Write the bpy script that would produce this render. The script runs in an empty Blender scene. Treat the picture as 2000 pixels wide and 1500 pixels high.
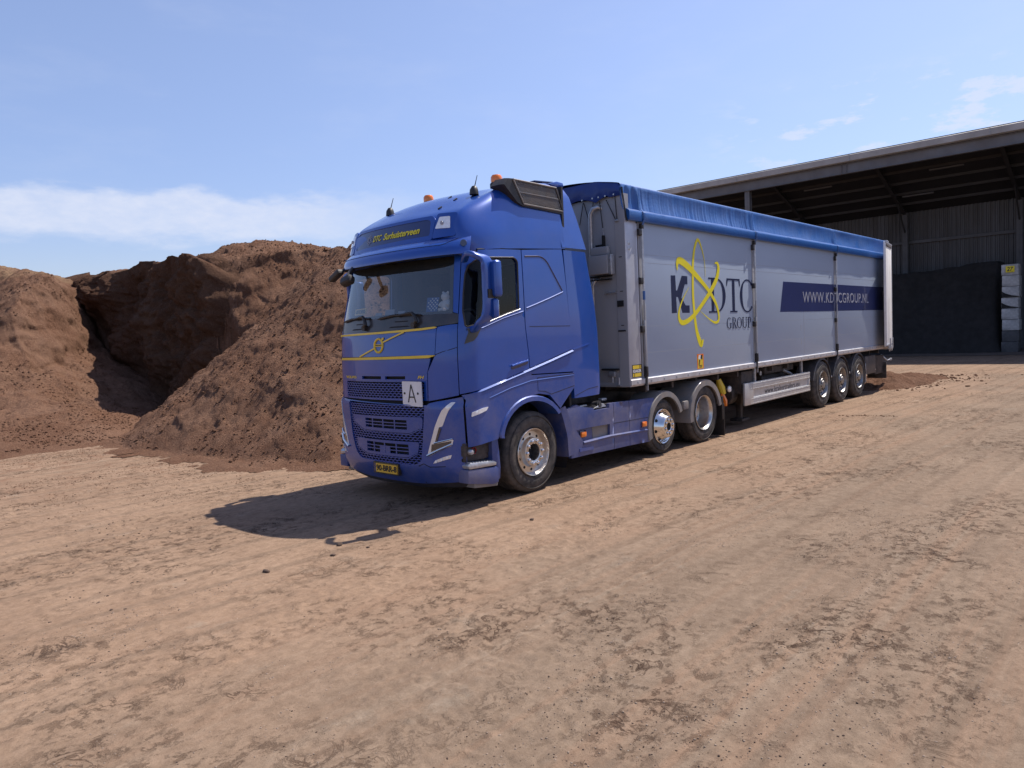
import bpy, bmesh, math, random
import numpy as np
from mathutils import Vector, Matrix, noise
from mathutils.geometry import delaunay_2d_cdt

random.seed(7)
SC = bpy.context.scene
COL = SC.collection
R = math.radians

# ------------------------------------------------------------------ camera
CAM = (-5.4895, -7.1811, 1.9869)
YAW, PITCH, ROLL, FPX = 0.73995, -0.06756, -0.04651, 1419.08
fw = Vector((math.cos(YAW) * math.cos(PITCH), math.sin(YAW) * math.cos(PITCH), math.sin(PITCH)))
rt = fw.cross(Vector((0, 0, 1))).normalized()
up = rt.cross(fw)
r2 = rt * math.cos(ROLL) + up * math.sin(ROLL)
u2 = -rt * math.sin(ROLL) + up * math.cos(ROLL)
cam = bpy.data.cameras.new("camera")
cam.sensor_width = 36.0
cam.lens = FPX / 2000.0 * 36.0
cam.clip_start = 0.05
cam.clip_end = 3000
camo = bpy.data.objects.new("camera", cam)
COL.objects.link(camo)
camo.matrix_world = Matrix(((r2.x, u2.x, -fw.x, CAM[0]), (r2.y, u2.y, -fw.y, CAM[1]), (r2.z, u2.z, -fw.z, CAM[2]), (0, 0, 0, 1)))
SC.camera = camo

# ------------------------------------------------------------------ sun, sky, exposure
SUNV = Vector((0.60, -0.135, 1.0)).normalized()
sun = bpy.data.lights.new("sun", 'SUN')
sun.energy = 4.9
sun.angle = R(0.53)
sun.color = (1.0, 0.93, 0.84)
suno = bpy.data.objects.new("sun", sun)
COL.objects.link(suno)
suno.rotation_euler = SUNV.to_track_quat('Z', 'Y').to_euler()
suno.location = (20, -10, 40)

W = bpy.data.worlds.new("World")
SC.world = W
W.use_nodes = True
nt = W.node_tree
nt.nodes.clear()
def wn(t, **kw):
    n = nt.nodes.new(t)
    for k, v in kw.items():
        setattr(n, k, v)
    return n
wout = wn('ShaderNodeOutputWorld')
wbg = wn('ShaderNodeBackground')
wbg.inputs['Strength'].default_value = 0.128
sky = wn('ShaderNodeTexSky', sky_type='NISHITA', sun_disc=False)
sky.sun_elevation = math.asin(SUNV.z)
sky.sun_rotation = math.atan2(SUNV.x, SUNV.y)
sky.altitude = 0
sky.air_density = 1.25
sky.dust_density = 0.6
sky.ozone_density = 3.0
# thin clouds: a low band over the pile and a few wisps above the shed, as functions of direction
tc = wn('ShaderNodeTexCoord')
sep = wn('ShaderNodeSeparateXYZ')
nt.links.new(tc.outputs['Generated'], sep.inputs[0])
def wmath(op, a, b=None, c=None, clamp=False):
    n = wn('ShaderNodeMath', operation=op, use_clamp=clamp)
    for i, v in enumerate((a, b, c)):
        if v is None:
            continue
        if isinstance(v, (int, float)):
            n.inputs[i].default_value = v
        else:
            nt.links.new(v, n.inputs[i])
    return n.outputs[0]
def wramp(v, a, b):
    n = wn('ShaderNodeMapRange', interpolation_type='SMOOTHSTEP')
    nt.links.new(v, n.inputs[0])
    n.inputs[1].default_value = a
    n.inputs[2].default_value = b
    return n.outputs[0]
elev = wmath('ARCSINE', sep.outputs[2])                       # radians above the horizon
azim = wmath('ARCTAN2', sep.outputs[1], sep.outputs[0])       # radians from +X towards +Y
def sky_noise(sx, sy, det, seed):
    cmb = wn('ShaderNodeCombineXYZ')
    nt.links.new(wmath('MULTIPLY', azim, sx), cmb.inputs[0])
    nt.links.new(wmath('MULTIPLY', elev, sy), cmb.inputs[1])
    cmb.inputs[2].default_value = seed
    n = wn('ShaderNodeTexNoise')
    n.inputs['Scale'].default_value = 1.0
    n.inputs['Detail'].default_value = det
    n.inputs['Roughness'].default_value = 0.62
    nt.links.new(cmb.outputs[0], n.inputs['Vector'])
    return n.outputs[0]
n1 = sky_noise(9, 26, 7, 3.1)
n2 = sky_noise(34, 70, 6, 8.4)
edge = wmath('MULTIPLY', wmath('SUBTRACT', n1, 0.5), 0.09)
e1 = wmath('ADD', elev, wmath('MULTIPLY', edge, 0.75))
band = wmath('MULTIPLY', wramp(e1, 0.126, 0.150), wmath('SUBTRACT', 1.0, wramp(e1, 0.180, 0.200)))
band = wmath('MULTIPLY', band, wramp(azim, 0.78, 1.08))
band = wmath('MULTIPLY', band, wmath('ADD', 0.32, wmath('MULTIPLY', n2, 0.95)))
n3 = sky_noise(16, 44, 7, 14.7)
w2 = wmath('MULTIPLY', wramp(elev, 0.17, 0.21), wmath('SUBTRACT', 1.0, wramp(elev, 0.245, 0.30)))
w2 = wmath('MULTIPLY', w2, wmath('SUBTRACT', 1.0, wramp(azim, 0.34, 0.50)))
w2 = wmath('MULTIPLY', w2, wmath('MULTIPLY', wramp(n3, 0.53, 0.64), 0.62))
n4 = sky_noise(5, 15, 5, 22.0)
veil = wmath('MULTIPLY', wramp(n4, 0.45, 0.8), 0.10)
cl = wmath('ADD', wmath('ADD', wmath('MULTIPLY', band, 0.85), w2), veil, clamp=True)
wmix = wn('ShaderNodeMix', data_type='RGBA')
nt.links.new(cl, wmix.inputs['Factor'])
SKYT = wn('ShaderNodeMix', data_type='RGBA', blend_type='MULTIPLY')
SKYT.inputs['Factor'].default_value = 1.0
nt.links.new(sky.outputs[0], SKYT.inputs['A'])
SKYT.inputs['B'].default_value = (0.98, 0.86, 0.93, 1)
# deeper blue low down: clear dry air, as on the day
SKYH = wn('ShaderNodeMix', data_type='RGBA')
nt.links.new(wramp(elev, 0.02, 0.45), SKYH.inputs['Factor'])
SKYH.inputs['A'].default_value = (0.72, 0.80, 0.95, 1)
SKYH.inputs['B'].default_value = (1, 1, 1, 1)
SKYM = wn('ShaderNodeMix', data_type='RGBA', blend_type='MULTIPLY')
SKYM.inputs['Factor'].default_value = 1.0
nt.links.new(SKYT.outputs['Result'], SKYM.inputs['A'])
nt.links.new(SKYH.outputs['Result'], SKYM.inputs['B'])
nt.links.new(SKYM.outputs['Result'], wmix.inputs['A'])
wmix.inputs['B'].default_value = (4.4, 4.7, 5.6, 1)
nt.links.new(wmix.outputs['Result'], wbg.inputs['Color'])
nt.links.new(wbg.outputs[0], wout.inputs['Surface'])

SC.view_settings.view_transform = 'Standard'
SC.view_settings.look = 'None'
SC.view_settings.exposure = 0.42
SC.view_settings.gamma = 1.0
SC.cycles.max_bounces = 8
SC.cycles.transparent_max_bounces = 12
SC.cycles.use_denoising = True

# ------------------------------------------------------------------ materials
def mat(name, col, rough=0.5, metal=0.0, coat=0.0, var=0.10, vscale=6.0, bump=0.0, bscale=60.0, dust=None,
        coords='Object', spec=0.5, streak=None):
    """procedural principled material: base colour broken up by noise, optional grime/dust and bump"""
    m = bpy.data.materials.new(name)
    m.use_nodes = True
    t = m.node_tree
    b = t.nodes['Principled BSDF']
    b.inputs['Roughness'].default_value = rough
    b.inputs['Metallic'].default_value = metal
    b.inputs['Coat Weight'].default_value = coat
    b.inputs['Coat Roughness'].default_value = 0.04
    b.inputs['Specular IOR Level'].default_value = spec
    tcn = t.nodes.new('ShaderNodeTexCoord')
    nz = t.nodes.new('ShaderNodeTexNoise')
    nz.inputs['Scale'].default_value = vscale
    nz.inputs['Detail'].default_value = 6
    mp = t.nodes.new('ShaderNodeMapping')
    if streak:
        mp.inputs['Scale'].default_value = streak
    t.links.new(tcn.outputs[coords], mp.inputs[0])
    t.links.new(mp.outputs[0], nz.inputs['Vector'])
    mr = t.nodes.new('ShaderNodeMapRange')
    mr.inputs[1].default_value = 0.3
    mr.inputs[2].default_value = 0.7
    mr.inputs[3].default_value = 1 - var
    mr.inputs[4].default_value = 1 + var
    t.links.new(nz.outputs[0], mr.inputs[0])
    mx = t.nodes.new('ShaderNodeMix')
    mx.data_type = 'RGBA'
    mx.blend_type = 'MULTIPLY'
    mx.inputs['Factor'].default_value = 1
    mx.inputs['A'].default_value = (*col, 1)
    t.links.new(mr.outputs[0], mx.inputs['B'])
    out = mx.outputs['Result']
    if dust:
        dc, amt, ds = dust
        nz2 = t.nodes.new('ShaderNodeTexNoise')
        nz2.inputs['Scale'].default_value = ds
        nz2.inputs['Detail'].default_value = 8
        nz2.inputs['Roughness'].default_value = 0.7
        t.links.new(mp.outputs[0], nz2.inputs['Vector'])
        m2 = t.nodes.new('ShaderNodeMapRange')
        m2.inputs[1].default_value = 0.35
        m2.inputs[2].default_value = 0.75
        m2.inputs[3].default_value = 0
        m2.inputs[4].default_value = amt
        t.links.new(nz2.outputs[0], m2.inputs[0])
        mx2 = t.nodes.new('ShaderNodeMix')
        mx2.data_type = 'RGBA'
        t.links.new(m2.outputs[0], mx2.inputs['Factor'])
        t.links.new(out, mx2.inputs['A'])
        mx2.inputs['B'].default_value = (*dc, 1)
        out = mx2.outputs['Result']
        m3 = t.nodes.new('ShaderNodeMapRange')
        m3.inputs[3].default_value = rough
        m3.inputs[4].default_value = min(1, rough + 0.5)
        t.links.new(m2.outputs[0], m3.inputs[0])
        t.links.new(m3.outputs[0], b.inputs['Roughness'])
        if coat:
            m4 = t.nodes.new('ShaderNodeMapRange')
            m4.inputs[3].default_value = coat
            m4.inputs[4].default_value = 0.0
            t.links.new(m2.outputs[0], m4.inputs[0])
            t.links.new(m4.outputs[0], b.inputs['Coat Weight'])
    t.links.new(out, b.inputs['Base Color'])
    if bump:
        nb = t.nodes.new('ShaderNodeTexNoise')
        nb.inputs['Scale'].default_value = bscale
        nb.inputs['Detail'].default_value = 5
        t.links.new(tcn.outputs[coords], nb.inputs['Vector'])
        bp = t.nodes.new('ShaderNodeBump')
        bp.inputs['Strength'].default_value = bump
        bp.inputs['Distance'].default_value = 0.02
        t.links.new(nb.outputs[0], bp.inputs['Height'])
        t.links.new(bp.outputs[0], b.inputs['Normal'])
    return m

def glass(name, tint, f0=0.06, gain=1.0, dirt=0.03):
    m = bpy.data.materials.new(name)
    m.use_nodes = True
    t = m.node_tree
    t.nodes.clear()
    o = t.nodes.new('ShaderNodeOutputMaterial')
    tr = t.nodes.new('ShaderNodeBsdfTransparent')
    tr.inputs[0].default_value = (*tint, 1)
    gl = t.nodes.new('ShaderNodeBsdfGlossy')
    gl.inputs['Roughness'].default_value = 0.015
    gl.inputs[0].default_value = (1, 1, 1, 1)
    lwn = t.nodes.new('ShaderNodeLayerWeight')
    lwn.inputs['Blend'].default_value = 0.5
    lw = t.nodes.new('ShaderNodeMath')
    lw.operation = 'POWER'
    lw.inputs[1].default_value = 4.0
    t.links.new(lwn.outputs['Facing'], lw.inputs[0])
    nz = t.nodes.new('ShaderNodeTexNoise')
    nz.inputs['Scale'].default_value = 3
    tcn = t.nodes.new('ShaderNodeTexCoord')
    t.links.new(tcn.outputs['Object'], nz.inputs['Vector'])
    md = t.nodes.new('ShaderNodeMath')
    md.operation = 'MULTIPLY_ADD'
    md.inputs[1].default_value = gain
    md.inputs[2].default_value = f0
    md.use_clamp = True
    t.links.new(lw.outputs[0], md.inputs[0])
    df = t.nodes.new('ShaderNodeBsdfDiffuse')
    df.inputs[0].default_value = (0.32, 0.30, 0.27, 1)
    mxd = t.nodes.new('ShaderNodeMixShader')
    dm = t.nodes.new('ShaderNodeMath')
    dm.operation = 'MULTIPLY'
    dm.inputs[1].default_value = dirt
    t.links.new(nz.outputs[0], dm.inputs[0])
    t.links.new(dm.outputs[0], mxd.inputs[0])
    t.links.new(tr.outputs[0], mxd.inputs[1])
    t.links.new(df.outputs[0], mxd.inputs[2])
    mx = t.nodes.new('ShaderNodeMixShader')
    t.links.new(md.outputs[0], mx.inputs[0])
    t.links.new(mxd.outputs[0], mx.inputs[1])
    t.links.new(gl.outputs[0], mx.inputs[2])
    t.links.new(mx.outputs[0], o.inputs[0])
    return m

DUST = (0.33, 0.235, 0.17)
M = {}
M['blue'] = mat('blue_metallic_paint', (0.003, 0.062, 0.34), 0.34, 0.2, 0.75, 0.05, 3, dust=(DUST, 0.04, 5))
M['blue_low'] = mat('blue_paint_dusty', (0.004, 0.054, 0.30), 0.38, 0.2, 0.6, 0.06, 3, dust=((0.30, 0.24, 0.21), 0.30, 3.5))
M['blue_soft'] = mat('blue_moulding_paint', (0.006, 0.058, 0.29), 0.52, 0.1, 0.12, 0.05, 3)
M['blue_dust_reflect'] = mat('blue_paint_dust_and_reflection', (0.008, 0.040, 0.20), 0.45, 0.1, 0.3, 0.08, 3, dust=((0.26, 0.22, 0.22), 0.62, 2.2))  # film colour holds road dust plus the ground's reflection
M['blue_dark'] = mat('dark_blue_panel', (0.006, 0.014, 0.075), 0.25, 0.0, 0.8, 0.05, 3)
M['grille_blue'] = mat('blue_grille_plastic', (0.022, 0.065, 0.33), 0.34, 0.2, 0.2, 0.08, 5, dust=(DUST, 0.22, 7))
M['yellow'] = mat('yellow_trim', (0.72, 0.50, 0.03), 0.4, 0, 0.3, 0.05, 8)
M['yellow_film'] = mat('yellow_film', (0.78, 0.66, 0.01), 0.45, 0, 0.2, 0.04, 3)
M['black'] = mat('black_plastic', (0.012, 0.012, 0.014), 0.5, 0, 0, 0.2, 10, dust=(DUST, 0.10, 8))
M['cowl'] = mat('cowl_plastic', (0.020, 0.022, 0.030), 0.32, 0, 0.3, 0.15, 6, dust=(DUST, 0.10, 6))
M['dark'] = mat('dark_recess', (0.006, 0.006, 0.008), 0.8, 0, 0, 0.2, 6)
M['chassis'] = mat('chassis_paint', (0.014, 0.014, 0.018), 0.65, 0, 0, 0.3, 6, dust=(DUST, 0.30, 6))
M['rubber'] = mat('tyre_rubber', (0.020, 0.020, 0.021), 0.75, 0, 0, 0.25, 14, bump=0.15, bscale=80, dust=((0.20, 0.16, 0.13), 0.55, 7))
M['alloy'] = mat('polished_alloy', (0.62, 0.60, 0.58), 0.26, 1.0, 0, 0.08, 8, dust=((0.30, 0.22, 0.16), 0.35, 9))
M['alloy_dull'] = mat('trailer_rim_paint', (0.36, 0.36, 0.36), 0.36, 0.9, 0, 0.12, 8, dust=((0.16, 0.12, 0.09), 0.6, 9))
M['alloy_hi'] = mat('mirror_alloy', (0.76, 0.76, 0.76), 0.13, 1.0, 0, 0.05, 8, dust=((0.30, 0.22, 0.16), 0.15, 9))
M['chrome'] = mat('bright_metal', (0.75, 0.75, 0.76), 0.22, 1.0, 0, 0.08, 12)
M['galv'] = mat('galvanised_steel', (0.46, 0.47, 0.50), 0.42, 0.7, 0, 0.18, 20)
M['alum'] = mat('brushed_aluminium', (0.60, 0.60, 0.61), 0.42, 0.75, 0, 0.10, 10, dust=((0.36, 0.31, 0.27), 0.45, 3))
M['fender'] = mat('grey_fender_plastic', (0.16, 0.16, 0.165), 0.5, 0, 0.1, 0.12, 8, dust=(DUST, 0.5, 6))
M['lens'] = mat('clear_lens', (0.85, 0.86, 0.88), 0.10, 0.15, 1.0, 0.10, 30)
M['lens_dark'] = mat('dark_lens', (0.05, 0.045, 0.045), 0.12, 0, 1.0, 0.3, 20)
M['drl'] = mat('led_strip_lens', (0.78, 0.77, 0.75), 0.14, 0.2, 1.0, 0.06, 12)
M['orange'] = mat('orange_lens', (0.85, 0.20, 0.01), 0.18, 0, 0.8, 0.10, 30)
M['red'] = mat('red_plastic', (0.55, 0.04, 0.05), 0.3, 0, 0.4, 0.10, 30)
M['white'] = mat('white_sign_paint', (0.74, 0.73, 0.74), 0.45, 0, 0.1, 0.04, 6, dust=(DUST, 0.12, 9))
M['plate'] = mat('yellow_number_plate', (0.80, 0.46, 0.04), 0.4, 0, 0.2, 0.06, 12)
M['ink'] = mat('black_ink', (0.012, 0.012, 0.014), 0.5, 0, 0, 0.1, 10)
M['navy'] = mat('navy_film', (0.010, 0.016, 0.060), 0.35, 0, 0.4, 0.06, 4)
M['navy_band'] = mat('navy_band_film', (0.020, 0.030, 0.115), 0.34, 0, 0.4, 0.05, 3)
M['grey_ink'] = mat('light_grey_film', (0.30, 0.31, 0.37), 0.5, 0, 0, 0.06, 10)
M['board'] = mat('roof_board_face', (0.010, 0.022, 0.12), 0.28, 0, 0.7, 0.08, 4)
M['seat'] = mat('seat_cloth', (0.018, 0.018, 0.022), 0.85, 0, 0, 0.15, 20)
M['cabin'] = mat('cabin_trim', (0.018, 0.018, 0.021), 0.7, 0, 0, 0.15, 12)
M['cabin_light'] = mat('pale_cabin_headliner', (0.36, 0.34, 0.31), 0.8, 0, 0, 0.08, 12)
M['glass'] = glass('windscreen_glass', (0.60, 0.65, 0.68), 0.11, 0.9)
M['glass_side'] = glass('side_window_glass', (0.55, 0.57, 0.57), 0.018, 0.9, 0.004)
M['panel'] = mat('grey_trailer_panel', (0.315, 0.375, 0.475), 0.45, 0.0, 0.15, 0.04, 1.2, dust=((0.30, 0.27, 0.25), 0.08, 1.6), streak=(0.35, 1, 1))
M['panel_front'] = mat('grey_bulkhead', (0.31, 0.32, 0.35), 0.5, 0.0, 0.1, 0.10, 3, dust=((0.24, 0.21, 0.19), 0.35, 3))
M['post'] = mat('corner_post_alu', (0.42, 0.43, 0.48), 0.38, 0.3, 0.1, 0.08, 5, dust=((0.34, 0.30, 0.27), 0.3, 4))
M['rail'] = mat('bottom_rail_alu', (0.52, 0.52, 0.55), 0.40, 0.4, 0, 0.12, 6, dust=((0.36, 0.28, 0.22), 0.4, 5))
M['tarp'] = mat('blue_tarpaulin', (0.014, 0.100, 0.34), 0.42, 0, 0.12, 0.10, 4, bump=0.25, bscale=22, dust=((0.10, 0.17, 0.36), 0.45, 2.2))
M['tarp_roll'] = mat('blue_rolled_tarpaulin', (0.012, 0.088, 0.31), 0.36, 0, 0.2, 0.08, 4, bump=0.2, bscale=16)
M['tarp_dark'] = mat('blue_tarpaulin_flap', (0.010, 0.035, 0.19), 0.5, 0, 0.1, 0.10, 5, bump=0.3, bscale=14)
M['door_alu'] = mat('worn_door_inside', (0.84, 0.83, 0.80), 0.6, 0.0, 0, 0.14, 3, dust=((0.42, 0.38, 0.35), 0.6, 5), streak=(1, 1, 0.35))
M['box_dark'] = mat('dark_storage_box', (0.05, 0.052, 0.06), 0.5, 0, 0.1, 0.2, 6, dust=(DUST, 0.25, 6))

# ------------------------------------------------------------------ mesh building
class MB:
    def __init__(s):
        s.v, s.f = [], []
    def add(s, verts, faces):
        o = len(s.v)
        s.v.extend([tuple(p) for p in verts])
        s.f.extend([tuple(i + o for i in f) for f in faces])
        return s
    def bm(s, b):
        b.verts.ensure_lookup_table()
        b.verts.index_update()
        s.add([v.co[:] for v in b.verts], [[v.index for v in f.verts] for f in b.faces])
        b.free()
        return s
    def box(s, c, d, bev=0.0, rot=None, seg=2):
        b = bmesh.new()
        bmesh.ops.create_cube(b, size=1)
        for v in b.verts:
            v.co = Vector((v.co.x * d[0], v.co.y * d[1], v.co.z * d[2]))
        if bev:
            bmesh.ops.bevel(b, geom=b.edges[:], offset=min(bev, min(d) * 0.49), segments=seg, affect='EDGES', profile=0.6)
        mt = Matrix.Translation(c)
        if rot is not None:
            mt = mt @ rot.to_4x4()
        bmesh.ops.transform(b, matrix=mt, verts=b.verts[:])
        return s.bm(b)
    def tube(s, pts, r, n=8, cap=True):
        pts = [Vector(p) for p in pts]
        k = len(pts)
        rs = r if isinstance(r, (list, tuple)) else [r] * k
        rings = []
        prev = None
        for i, p in enumerate(pts):
            d = (pts[min(i + 1, k - 1)] - pts[max(i - 1, 0)]).normalized()
            if prev is None:
                a = d.orthogonal().normalized()
            else:
                a = (prev - d * prev.dot(d)).normalized()
            prev = a
            b_ = d.cross(a)
            rings.append([p + (a * math.cos(2 * math.pi * j / n) + b_ * math.sin(2 * math.pi * j / n)) * rs[i] for j in range(n)])
        vs = [q for g in rings for q in g]
        fs = []
        for i in range(k - 1):
            for j in range(n):
                fs.append((i * n + j, i * n + (j + 1) % n, (i + 1) * n + (j + 1) % n, (i + 1) * n + j))
        if cap:
            fs.append(tuple(range(n))[::-1])
            fs.append(tuple((k - 1) * n + j for j in range(n)))
        return s.add(vs, fs)
    def prism(s, poly, axis, a, b, bev=0.0):
        """closed 2-D outline extruded along an axis; poly in the other two axes' order"""
        n = len(poly)
        def pt(q, t):
            if axis == 'x': return (t, q[0], q[1])
            if axis == 'y': return (q[0], t, q[1])
            return (q[0], q[1], t)
        if bev:
            bb = bmesh.new()
            v0 = [bb.verts.new(pt(q, a)) for q in poly]
            v1 = [bb.verts.new(pt(q, b)) for q in poly]
            bb.faces.new(v0); bb.faces.new(v1[::-1])
            for i in range(n):
                bb.faces.new((v0[i], v1[i], v1[(i + 1) % n], v0[(i + 1) % n]))
            bmesh.ops.recalc_face_normals(bb, faces=bb.faces[:])
            bmesh.ops.bevel(bb, geom=bb.edges[:], offset=bev, segments=2, affect='EDGES', profile=0.6)
            return s.bm(bb)
        vs = [pt(q, a) for q in poly] + [pt(q, b) for q in poly]
        fs = [tuple(range(n)), tuple(range(2 * n - 1, n - 1, -1))]
        for i in range(n):
            fs.append((i, n + i, n + (i + 1) % n, (i + 1) % n))
        return s.add(vs, fs)
    def lathe(s, prof, c, n=48, sgn=-1, close=False):
        """profile (radius, outward offset) turned round the y axis at c; sgn = direction of outward"""
        vs, fs = [], []
        k = len(prof)
        for i in range(n):
            a = 2 * math.pi * i / n
            for r_, o in prof:
                vs.append((c[0] + r_ * math.cos(a), c[1] + sgn * o, c[2] + r_ * math.sin(a)))
        for i in range(n):
            for j in range(k - 1 if not close else k):
                a0, a1 = i * k + j, i * k + (j + 1) % k
                b0, b1 = ((i + 1) % n) * k + j, ((i + 1) % n) * k + (j + 1) % k
                fs.append((a0, a1, b1, b0))
        return s.add(vs, fs)
    def grid(s, pts):
        r_, c_ = len(pts), len(pts[0])
        vs = [p for row in pts for p in row]
        fs = [(i * c_ + j, i * c_ + j + 1, (i + 1) * c_ + j + 1, (i + 1) * c_ + j) for i in range(r_ - 1) for j in range(c_ - 1)]
        return s.add(vs, fs)
    def ribbon(s, pts, w, nrm, th=0.004):
        """flat band along pts, lying on a surface with normals nrm(p)"""
        L = []
        k = len(pts)
        ws = w if isinstance(w, (list, tuple)) else [w] * k
        for i, p in enumerate(pts):
            p = Vector(p)
            d = (Vector(pts[min(i + 1, k - 1)]) - Vector(pts[max(i - 1, 0)])).normalized()
            n = Vector(nrm(p) if callable(nrm) else nrm).normalized()
            sd = d.cross(n).normalized() * (ws[i] / 2)
            L.append((p - sd, p - sd + n * th, p + sd + n * th, p + sd))
        vs = [q for g in L for q in g]
        fs = []
        for i in range(k - 1):
            for j in range(3):
                fs.append((i * 4 + j, i * 4 + j + 1, (i + 1) * 4 + j + 1, (i + 1) * 4 + j))
        fs.append((0, 1, 2, 3)); e = (k - 1) * 4
        fs.append((e + 3, e + 2, e + 1, e))
        return s.add(vs, fs)

def finish(me, ang=32, recalc=True, smooth=True):
    b = bmesh.new()
    b.from_mesh(me)
    if recalc:
        bmesh.ops.recalc_face_normals(b, faces=b.faces[:])
    la = R(ang)
    for f in b.faces:
        f.smooth = smooth
    if smooth:
        for e in b.edges:
            e.smooth = not (len(e.link_faces) == 2 and e.calc_face_angle(0) > la)
    b.to_mesh(me)
    b.free()

def obj(name, mb, m, parent=None, ang=32, recalc=True, smooth=True):
    me = bpy.data.meshes.new(name)
    me.from_pydata(mb.v, [], mb.f)
    me.update()
    me.validate()
    finish(me, ang, recalc, smooth)
    ms = m if isinstance(m, (list, tuple)) else [m]
    for q in ms:
        me.materials.append(q)
    o = bpy.data.objects.new(name, me)
    COL.objects.link(o)
    if parent is not None:
        o.parent = parent
    return o

def empty(name, loc=(0, 0, 0), parent=None):
    o = bpy.data.objects.new(name, None)
    o.empty_display_size = 0.2
    COL.objects.link(o)
    o.location = loc
    if parent is not None:
        o.parent = parent
    return o

def tag(o, label=None, cat=None, group=None, kind=None):
    if label: o['label'] = label
    if cat: o['category'] = cat
    if group: o['group'] = group
    if kind: o['kind'] = kind
    return o

def text_mesh(s, size=1.0, depth=0.003, shear=0.0, bold=0.0, space=1.0):
    cu = bpy.data.curves.new('lettering', 'FONT')
    cu.body = s
    cu.size = size
    cu.extrude = depth / 2
    cu.shear = shear
    cu.offset = bold
    cu.space_character = space
    cu.align_x = 'LEFT'
    cu.resolution_u = 3
    o = bpy.data.objects.new('lettering', cu)
    COL.objects.link(o)
    dg = bpy.context.evaluated_depsgraph_get()
    me = bpy.data.meshes.new_from_object(o.evaluated_get(dg))
    bpy.data.objects.remove(o)
    bpy.data.curves.remove(cu)
    vs = [v.co.copy() for v in me.vertices]
    fs = [tuple(p.vertices) for p in me.polygons]
    bpy.data.meshes.remove(me)
    xs = [v.x for v in vs]; ys = [v.y for v in vs]
    return vs, fs, (min(xs), max(xs), min(ys), max(ys))

def letters(mb, s, box, place, shear=0.0, bold=0.0, space=1.0, depth=0.003):
    """writing fitted into box (a0,a1,b0,b1); place(a,b,d) gives the point on the carrying surface"""
    vs, fs, (x0, x1, y0, y1) = text_mesh(s, 1.0, depth, shear, bold, space)
    a0, a1, b0, b1 = box
    out = [place(a0 + (v.x - x0) / (x1 - x0) * (a1 - a0), b0 + (v.y - y0) / (y1 - y0) * (b1 - b0), v.z + depth / 2) for v in vs]
    mb.add(out, fs)

def in_poly(p, poly):
    x, y = p
    c = False
    n = len(poly)
    j = n - 1
    for i in range(n):
        xi, yi = poly[i]; xj, yj = poly[j]
        if (yi > y) != (yj > y) and x < (xj - xi) * (y - yi) / (yj - yi) + xi:
            c = not c
        j = i
    return c

def round_poly(poly, r, n=4):
    out = []
    k = len(poly)
    rs = r if isinstance(r, (list, tuple)) else [r] * k
    for i in range(k):
        p = Vector(poly[i]); a = Vector(poly[i - 1]) - p; b = Vector(poly[(i + 1) % k]) - p
        q = min(rs[i], a.length * 0.45, b.length * 0.45)
        if q < 1e-4:
            out.append(tuple(p)); continue
        p0 = p + a.normalized() * q; p2 = p + b.normalized() * q
        for t in range(n + 1):
            t /= n
            out.append(tuple(p0 * (1 - t) ** 2 + p * 2 * t * (1 - t) + p2 * t * t))
    return out

def patch(mb, poly, surf, off=0.0, thick=0.018, step=0.05, holes=()):
    """panel cut to an outline in a surface's own (u,v); surf(u,v,off) gives the point. Rim has thickness."""
    us = [p[0] for p in poly]; vs_ = [p[1] for p in poly]
    pts, edges = [], []
    def loop(pl):
        pl = list(pl)
        fine = []
        k = len(pl)
        for i in range(k):
            a = Vector(pl[i]); b = Vector(pl[(i + 1) % k])
            m_ = max(1, int((b - a).length / step))
            for t in range(m_):
                fine.append(tuple(a.lerp(b, t / m_)))
        o = len(pts)
        pts.extend(fine)
        edges.extend([(o + i, o + (i + 1) % len(fine)) for i in range(len(fine))])
        return fine, o
    loops = [loop(poly)] + [loop(h) for h in holes]
    lim = step * 0.35
    arr = np.array(pts)
    nu = int((max(us) - min(us)) / step) + 1
    nv = int((max(vs_) - min(vs_)) / step) + 1
    inner = []
    for i in range(nu + 1):
        for j in range(nv + 1):
            q = (min(us) + step * (i + (0.5 if j % 2 else 0)), min(vs_) + step * j * 1.0)
            if in_poly(q, poly) and not any(in_poly(q, h) for h in holes):
                if np.min((arr[:, 0] - q[0]) ** 2 + (arr[:, 1] - q[1]) ** 2) > lim * lim:
                    inner.append(q)
    allp = [Vector(p) for p in pts + inner]
    res = delaunay_2d_cdt(allp, edges, [], 0, 1e-6)
    V2, F2 = res[0], res[2]
    keep = []
    for f in F2:
        c = (sum(V2[i][0] for i in f) / 3, sum(V2[i][1] for i in f) / 3)
        if in_poly(c, poly) and not any(in_poly(c, h) for h in holes):
            keep.append(tuple(f))
    o = len(mb.v)
    mb.add([surf(q[0], q[1], off) for q in V2], keep)
    if thick:
        for fine, _ in loops:
            k = len(fine)
            ov = [surf(q[0], q[1], off) for q in fine]
            iv = [surf(q[0], q[1], off - thick) for q in fine]
            mb.add(ov + iv, [(i, (i + 1) % k, k + (i + 1) % k, k + i) for i in range(k)])
    return mb
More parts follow.
